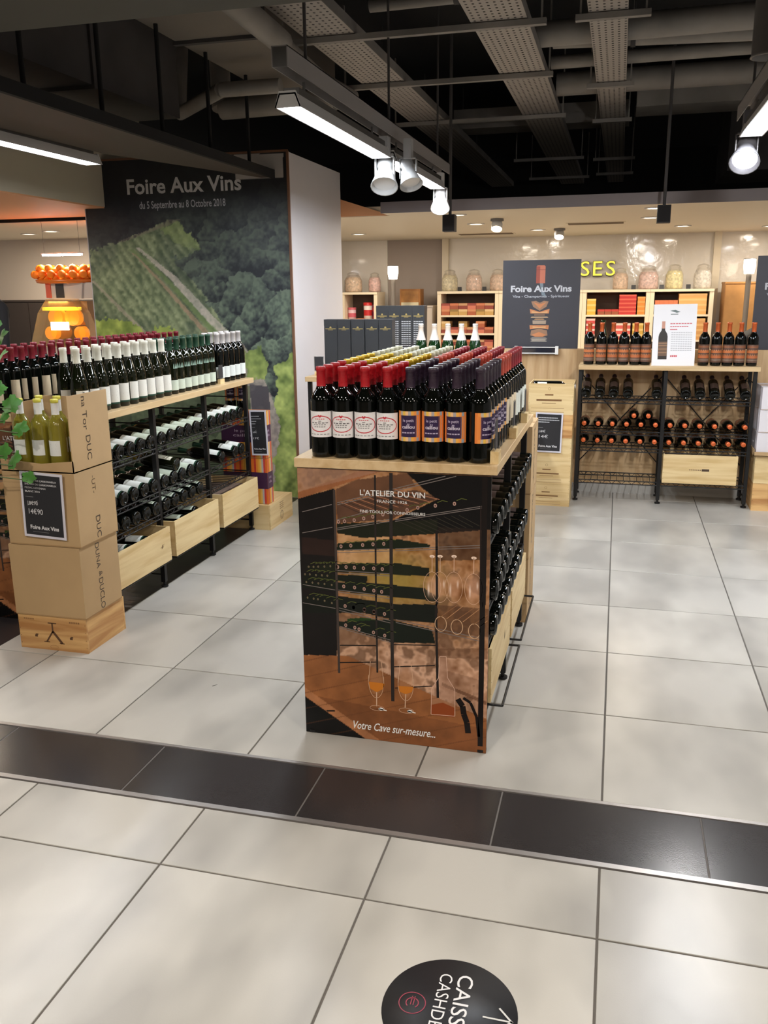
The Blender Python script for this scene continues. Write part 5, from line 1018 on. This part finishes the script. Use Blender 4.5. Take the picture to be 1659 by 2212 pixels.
def jar(label, x, c, r=.095, h=.25):
    t = thing('sweets_jar', label, 'jar', (x, 10.88, 1.5485), 0, 'glass sweets jars on the top board')
    MB().lathe([(.001, .004), (r*.95, .004), (r, .03), (r*.98, h*.55), (r*.75, h*.72), (.001, h*.74)], 18).build('sweets', mat('sw%d_%d_%d' % c, tuple(int(v*.55+232*.45) for v in c), .6, noise=.35, nscale=38), t)
    MB().lathe([(.001, .0), (r*1.03, 0), (r*1.06, .03), (r*1.04, h*.58), (r*.72, h*.82), (r*.66, h*.86)], 18).build('glass', JGL, t)
    MB().lathe([(r*.72, h*.86), (r*.74, h*.9), (r*.5, h*.97), (.001, h)], 18).build('lid', JGL, t)
for (x, c, r, h), n_ in zip([(-3.27, (214, 170, 130), .11, .25), (-2.99, (214, 150, 140), .075, .24), (-2.03, (206, 190, 140), .095, .26), (-1.73, (220, 172, 150), .095, .26), (-1.44, (206, 160, 130), .095, .26), (-.0, (226, 178, 140), .085, .25), (.315, (220, 170, 160), .11, .27), (.60, (226, 210, 130), .095, .28), (.91, (206, 196, 186), .095, .28)],
        ['nearest the pillar', 'at the end of the pillar shelf', 'above the tea boxes, left one', 'above the tea boxes, middle one', 'above the tea boxes touching the poster', 'right of the yellow letters', 'with pink sweets above the orange stack', 'with yellow sweets above the white card', 'with grey sweets, rightmost']):
    jar('glass jar of sweets '+n_, x, c, r, h)
for k, x in enumerate((-1.88, -1.58, .15, .46, .75)): tag(MB().prism([(0, 0), (.03, 0), (.008, .05)], 'x', x-.025, x+.025).build('jar_tag', BLACKC, None, (x, 0, 0)), 'tiny black price tag between the sweets jars, %s from the pillar' % pos(k), 'price tag', 'tiny price tags between jars').location.__setattr__('y', 10.72) or None
for o in [o for o in COL.objects if o.name.startswith('jar_tag')]: o.location.z = 1.5485
# yellow letters
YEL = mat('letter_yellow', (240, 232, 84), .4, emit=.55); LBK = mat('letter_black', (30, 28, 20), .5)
def letter(ch, x, label):
    vv, ff, wd = text_geo(ch, .0); t = thing('sign_letter', label, 'letter', (x, 11.285, 1.715), 0, 'yellow letters on the glazed wall'); k = .172/.7; kx = .108/wd
    n = len(vv); b = MB(); P_ = lambda p, s_, yy: ((p[0]*kx-.054)*s_, yy, p[1]*k*s_ - (.010 if s_ > 1 else 0))
    b.add([P_(p, 1, -.041) for p in vv], ff); b.build('face', YEL, t)
    ed = {}
    for f in ff:
        for i in range(len(f)):
            e = (f[i], f[(i+1) % len(f)]); ed[e] = ed.get(e, 0)+1
    rim = [e for e in ed if (e[1], e[0]) not in ed]
    b = MB(); b.add([P_(p, 1.09, -.04) for p in vv]+[P_(p, 1.09, -.0) for p in vv], [tuple(f) for f in ff]+[(a+n, c+n, c, a) for a, c in rim]); b.build('return', LBK, t)
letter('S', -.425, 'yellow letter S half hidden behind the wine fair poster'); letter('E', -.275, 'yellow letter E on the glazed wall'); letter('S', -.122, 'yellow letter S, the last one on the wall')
# lamps, wooden boxes
LAMPG = mat('lamp_shade_glow', (255, 244, 222), .4, emit=5)
def table_lamp(label, x, z0):
    t = thing('shade_lamp', label, 'lamp', (x, 10.5, 0), 0, 'white shade lamps at the sweets counter')
    MB().lathe([(.001, 0), (.12, 0), (.12, .02), (.02, .03)], 20).build('base', GREYMETAL, t); MB().rod((0, 0, .03), (0, 0, z0), .028, 12).build('pole', mat('lamp_pole', (120, 112, 104), .5), t)
    MB().lathe([(.001, z0-.005), (.05, z0-.005), (.064, z0+.07), (.062, z0+.15), (.001, z0+.152)], 20).build('shade', LAMPG, t)
    MB().lathe([(.066, z0+.148), (.066, z0+.156), (.001, z0+.157)], 20).build('shade_rim', GREYMETAL, t)
table_lamp('white glowing lamp on a pole left of the jars', -2.655, 1.70); table_lamp('white glowing lamp on a pole near the right poster', 1.352, 1.705)
def cabinet(label, x0, x1, y0, y1, z1, m, doors=1, name='counter_cabinet', cat='cabinet'):
    t = thing(name, label, cat, (x0, y0, 0)); W = x1-x0
    MB().box(0, W, .012, y1-y0, 0, z1-.02).build('body', m, t); MB().box(-.005, W+.005, 0, y1-y0, z1-.02, z1).build('top', m, t)
    for k in range(doors): d = MB().box(W*k/doors+.004, W*(k+1)/doors-.004, 0, .012, .05, z1-.03).build('door', m, t); MB().box(W*(k+.8)/doors, W*(k+.8)/doors+.01, -.012, 0, z1*.5, z1*.5+.1).build('handle', GREYMETAL, d)
cabinet('pale low cabinet under the wooden display box', -2.80, -2.22, 10.75, 11.2, 1.38, mat('cab_pale', (196, 184, 172), .6))
t = thing('display_box', 'brown wooden display box beside the left lamp', 'box', (-2.64, 10.78, 1.3805)); MB().box(0, .26, 0, .2, 0, .2).build('box_body', mat('box_brown', (150, 98, 44), .5, noise=.2), t); MB().box(.02, .24, -.004, 0, .02, .18).build('front_panel', mat('box_brown2', (160, 110, 56), .4, noise=.3, nscale=12), t); MB().box(.02, .24, -.012, -.004, .0, .04).build('label_strip', mat('box_lbl', (200, 190, 160), .6), t)
cabinet('tall oak cabinet behind the right lamp', 1.15, 1.62, 10.75, 11.15, 1.62, mat('oak_cab', (176, 128, 74), .5, noise=.15), 2)

# ================================================================ LEFT BACKGROUND : JUICE MACHINE
cabinet('dark counter under the juice machine', -5.6, -4.2, 6.8, 7.4, .92, mat('dark_counter', (44, 36, 32), .6), 2, 'counter')
cabinet('dark tall cabinet at the far left wall', -7.4, -5.0, 8.9, 9.28, 1.50, mat('dark_counter', (44, 36, 32), .6), 3)
t = thing('shop_shelf', 'shelf of packets behind the juice machine', 'shelf unit', (-4.95, 8.9, 0)); MB().box(0, .9, 0, .35, 0, 1.35).build('body', mat('dark_counter', (44, 36, 32), .6), t)
for k in range(4): MB().box(.05+.2*k, .22+.2*k, -.02, 0, 1.05, 1.3).build('packet', mat('pk%d' % k, [(196, 90, 90), (206, 160, 120), (150, 90, 90), (206, 60, 60)][k], .5), t)
for k in range(4): MB().box(.05+.2*k, .22+.2*k, -.02, 0, .75, 1.0).build('packet', mat('pk%d' % (3-k), (196, 90, 90), .5), t)
JM = thing('juice_machine', 'orange juice machine with a basket of oranges, left of the mural', 'juice machine', (-4.82, 7.08, .921))
STEEL = mat('steel', (206, 200, 196), .25, .25); AMB = mat('amber_cover', (236, 190, 110), .08, trans=.75, alpha=.4); ORNG = mat('orange_peel', (246, 132, 14), .55, bump=.2, bscale=90)
MB().box(-.24, .24, -.12, .2, 0, .18).build('base_cabinet', STEEL, JM); MB().box(-.2, .2, -.02, .16, .18, .58).build('back_housing', mat('jm_back', (120, 84, 50), .4), JM)
MB().prism([(-.33, .18), (.33, .18), (.22, .48), (.12, .60), (-.12, .60), (-.22, .48)], 'y', -.16, -.02).build('amber_cover', AMB, JM)
for sx in (-.085, .085): MB().rod((sx, -.10, .44), (sx, -.03, .44), .075, 18).build('squeezer_drum', mat('drum_orange_glow', (250, 150, 20), .35, emit=.5), JM)  # drums given a glow to stand in for light inside the machine
MB().box(-.19, .19, -.13, -.10, .50, .53).build('squeezer_bar', mat('bar_yellow_glow', (252, 206, 50), .35, emit=.8), JM)  # bar glows too, inner light put into its colour
for sx in (-.15, .15): MB().rod((sx, -.10, .30), (sx, -.03, .30), .06, 16).build('cup_holder', mat('drum_orange_glow', (250, 150, 20), .35), JM)
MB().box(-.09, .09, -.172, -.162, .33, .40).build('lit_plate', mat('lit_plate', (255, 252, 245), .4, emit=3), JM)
MB().prism([(-.13, .60), (.20, .60), (.22, .74), (-.16, .74)], 'y', -.10, .12).build('feed_neck', STEEL, JM); MB().box(-.05, .03, -.106, -.10, .61, .73).build('feed_window', mat('dark_glass', (60, 60, 62), .1), JM); MB().box(-.15, -.10, -.108, -.10, .61, .74).build('red_strip', mat('jm_red', (196, 90, 70), .4), JM); MB().box(.20, .31, -.08, .1, .6, .74).build('side_box', STEEL, JM)
MB().lathe([(.25, .742), (.28, .75), (.292, .768), (.298, .768), (.288, .742), (.25, .735), (.001, .735)], 24, 0, Matrix.Diagonal((1, .62, 1, 1))).build('basket_tray', mat('basket', (206, 110, 30), .3), JM)
sl = thing('strip_light', 'thin white strip light above the orange basket', 'light', (-4.80, 7.02, 1.90))
MB().rod((-.2, 0, 0), (.2, 0, 0), .008, 8).build('tube', TUBEM, sl); MB().box(-.21, .21, -.012, .012, .009, .02).build('housing', WHITEMETAL, sl)
for sx in (-.18, .18): MB().rod((sx, 0, .02), (sx, 0, .29), .0015).build('hanger_rod', GREYMETAL, sl)
area('basket_strip_lamp', (-4.80, 6.99, 1.885), .4, 3.2, (1, .95, .85), sy=.04)
area('juicer_inner_lamp', (-4.82, 6.93, 1.50), .2, 2.2, (1, .8, .45), sy=.05)
om = None; q = 0
for r, n, z in ((.0, 1, .785), (.10, 6, .785), (.215, 15, .785), (.265, 18, .812), (.06, 3, .84), (.165, 11, .838), (.22, 13, .862)):
    for i in range(n):
        a = 2*PI*i/n+.3*r; 
        if om is None: om = MB().lathe([(.036*math.sin(PI*k/8)+.0003, -.036*math.cos(PI*k/8)) for k in range(9)], 14).mesh('orange_fruit', ORNG); sm_ = MB().lathe([(.006, .033), (.004, .038), (.0005, .0385)], 8).mesh('stem_button', mat('stem', (90, 100, 40), .7))
        o = link('orange_fruit', om, None, (-4.82+r*1.12*math.cos(a), 7.08+r*.68*math.sin(a), .921+z)); tag(o, 'ripe orange piled in the juice machine basket', 'orange', 'oranges in the juice machine basket'); link('stem_button', sm_, o); q += 1

# ================================================================ PEOPLE
def person(label, loc, rz, skel, edges, radii, top, hairc, head, hd, skin=(196, 146, 118)):
    t = thing('person', label, 'person', loc, rz)
    def grow(name, V_, E_, Rr, m):
        me = bpy.data.meshes.new(name); me.from_pydata(V_, E_, []); o = link(name, me, t); me.materials.append(m)
        md = o.modifiers.new('s', 'SKIN'); md.use_smooth_shade = True; sv = me.skin_vertices[0].data
        for i, r in enumerate(Rr): sv[i].radius = (r, r) if not isinstance(r, tuple) else r
        sv[0].use_root = True; su = o.modifiers.new('u', 'SUBSURF'); su.levels = 2; su.render_levels = 2
        return o
    grow('body', skel, edges, radii, top)
    hm = Matrix.Translation(head) @ Matrix.Rotation(hd, 4, 'Z')
    prof = [(.001, -.125), (.035, -.118), (.055, -.09), (.068, -.05), (.076, 0), (.079, .045), (.068, .085), (.042, .112), (.001, .122)]
    SK = mat('skin', skin, .5); b = MB().lathe(prof, 20, 0, hm @ Matrix.Diagonal((.95, 1.16, 1, 1)))
    b.add([(-.012, -.085, -.03), (.012, -.085, -.03), (0, -.112, -.028), (0, -.088, .018)], [(0, 1, 2), (1, 3, 2), (0, 2, 3)], 0, True, hm)
    for s_ in (-1, 1): b.lathe([(.001, -.03), (.014, -.02), (.017, .0), (.014, .022), (.001, .03)], 8, 0, hm @ Matrix.Translation((s_*.077, .01, -.015)) @ Matrix.Diagonal((.4, 1, 1, 1)))
    b.build('head', SK, t)
    h = MB()
    pr = [(.082, -.03), (.086, .02), (.084, .06), (.071, .1), (.044, .128), (.001, .138)]
    h.lathe(pr, 20, 0, hm @ Matrix.Translation((0, .018, 0)) @ Matrix.Diagonal((1, 1.14, 1, 1)))
    h.lathe([(.001, -.11), (.05, -.1), (.08, -.03), (.08, .03), (.001, .09)], 16, 0, hm @ Matrix.Translation((0, .045, -.01)))
    h.build('hair', mat('hair%d' % hairc[0], hairc, .6), t)
    e = MB()
    for s_ in (-1, 1): e.lathe([(.001, -.008), (.008, 0), (.001, .008)], 8, 0, hm @ Matrix.Translation((s_*.03, -.078, .005)))
    e.build('eyes', mat('eye_dark', (30, 24, 22), .2), t); MB().box(-.022, .022, -.084, -.078, -.062, -.056, 0, hm).build('mouth', mat('lips', (160, 96, 88), .5), t)
    return t
SK1 = [(0, 0, .95), (0, 0, 1.15), (0, 0, 1.36), (0, 0, 1.47), (.17, 0, 1.38), (.22, -.02, 1.12), (.2, -.14, .93), (.19, -.2, .88), (-.17, 0, 1.38), (-.22, -.02, 1.12), (-.2, -.14, .93), (-.19, -.2, .88), (.09, 0, .9), (.1, -.02, .5), (.1, .02, .09), (.11, -.14, .04), (-.09, 0, .9), (-.1, -.02, .5), (-.1, .02, .09), (-.11, -.14, .04)]
ED1 = [(0, 1), (1, 2), (2, 3), (2, 4), (4, 5), (5, 6), (6, 7), (2, 8), (8, 9), (9, 10), (10, 11), (0, 12), (12, 13), (13, 14), (14, 15), (0, 16), (16, 17), (17, 18), (18, 19)]
RA1 = [(.15, .11), (.14, .10), (.15, .10), .055, .07, .05, .038, .03, .07, .05, .038, .03, .085, .06, .045, .04, .085, .06, .045, .04]
person('dark-haired person in dark clothing at the left frame edge', (-4.42, 5.5, 0), -.5, SK1, ED1, RA1, mat('dark_cloth', (34, 30, 32), .8), (26, 22, 22), (.0, -.03, 1.555), 0).scale = (1.06, 1.06, 1.065)
SK2 = [(0, .12, .90), (0, .0, 1.06), (0, -.16, 1.20), (0, -.27, 1.25), (.17, -.16, 1.18), (.2, -.3, .98), (.14, -.45, .9), (.12, -.5, .88), (-.17, -.16, 1.18), (-.2, -.3, .98), (-.14, -.45, .9), (-.12, -.5, .88), (.09, .12, .86), (.1, .08, .48), (.1, .12, .09), (.11, -.04, .04), (-.09, .12, .86), (-.1, .08, .48), (-.1, .12, .09), (-.11, -.04, .04)]
person('person in a black jacket bending behind the copper-capped bottles', (1.02, 8.1, 0), PI/2, SK2, ED1, RA1, mat('black_jacket', (18, 17, 19), .7), (24, 18, 16), (0, -.36, 1.30), 0)

# ================================================================ PLANT AT THE LEFT EDGE
LEAF = mat('leaf_green', (74, 132, 52), .45, noise=.3, nscale=14)
t = thing('potted_plant', 'leafy green vine plant reaching in at the left edge', 'plant', (-2.865, 2.93, 0))
MB().lathe([(.001, .0), (.11, 0), (.14, .26), (.15, .28), (.135, .28), (.12, .24), (.001, .24)], 24).build('pot', mat('pot_grey', (80, 76, 72), .6), t)
MB().disc(.122, .245, 20).build('soil', mat('soil', (50, 38, 30), .9), t)
lobes = []
for k in range(26):
    a = 2*PI*k/26; r = (.030+.012*abs(math.cos(2.5*a)))*(1.0 if k % 2 else .86); lobes.append((r*math.sin(a), r*math.cos(a)+.02, .004*math.cos(3*a)))
lm = MB(); lm.add([(0, .02, .006)]+lobes, [(0, i+1, (i+1) % 26+1) for i in range(26)], 0, True); lm.v += []; lmesh = lm.mesh('leaf', LEAF)
tgt = [(.40, .155, 1.42), (.43, .15, 1.375), (.38, .155, 1.17), (.44, .155, 1.10), (.40, .15, 1.05), (.46, .155, 1.00), (.41, .155, 1.30), (.38, .15, .90), (.42, .15, .86), (.485, .15, .80), (.30, .1, 1.2), (.25, .0, 1.35), (.2, .15, 1.0), (.28, .1, .8), (.1, -.1, 1.1), (.33, .14, .98), (.36, .13, 1.22), (-.1, .1, 1.3), (.0, .0, 1.4), (.15, .05, .7)]
stm = MB(); stm.path([(0, 0, .24), (.03, .03, .6), (.08, .06, 1.0), (.12, .08, 1.35)], .008)
for k, (x, y_, z) in enumerate(tgt):
    b0 = (.03+.09*max(0, z-.6)/.75, .03+.05*max(0, z-.6)/.75, min(1.33, z-.06)); stm.path([b0, ((b0[0]+x)/2, (b0[1]+y_)/2, z+.03), (x, y_, z)], .0025, 5)
    o = link('leaf', lmesh, t, (x, y_, z), (1.1+random.uniform(-.4, .4), random.uniform(-.5, .5), random.uniform(-.6, .6))); s_ = random.uniform(.8, 1.25); o.scale = (s_, s_, s_)
stm.build('stem', mat('stem_green', (86, 104, 60), .6), t)

# ================================================================ FLOOR STICKER
st = thing('floor_sticker', 'round black checkout sticker on the floor tiles', 'sticker', (-.283, 1.583, .0003))
MB().lathe([(.152, 0), (.152, .0006), (.001, .0006)], 64).build('disc', mat('sticker_black', (34, 33, 36), .45), st)
p = Print(); R_ = (150, 62, 78); Wt = (226, 224, 224); pe = Print(); pa = Print()
# u along -Y (reading direction), v along +X
p.text('CAISSES', -.108, .004, .036, Wt, 2, 'L', .205, .003); p.text('CASHDESK', -.102, -.038, .030, Wt, 2, 'L', .205, -.003)
c = (-.000, -.085); pe.ring(c, .030, .030, .0022, R_, 2, 36); pe.ring(c, .014, .014, .0024, R_, 2, 20, a0=.7, a1=2*PI-.7)
for v in (-.003, .003): pe.line((c[0]-.019, c[1]+v), (c[0]+.006, c[1]+v), .0022, R_, 2)
pa.line((0, .075), (0, .138), .0045, (206, 204, 200), 2); pa.line((-.032, .108), (.002, .141), .0045, (206, 204, 200), 2); pa.line((.032, .108), (-.002, .141), .0045, (206, 204, 200), 2)
for n_, pr_ in (('lettering', p), ('euro_emblem', pe), ('arrow', pa)): pr_.build(n_, (0, 0, .0006), (0, -1, 0), (1, 0, 0), st)
# small scuff on a tile
sc_ = thing('floor_debris', 'tiny dark leaf scrap lying on the tile left of the poster', 'debris', (-1.52, 2.98, .0002), .9)
MB().prism([(-.012, -.0015), (.012, 0), (-.010, .0025)], 'z', 0, .001).build('scrap', mat('scrap', (80, 76, 70), .8), sc_)
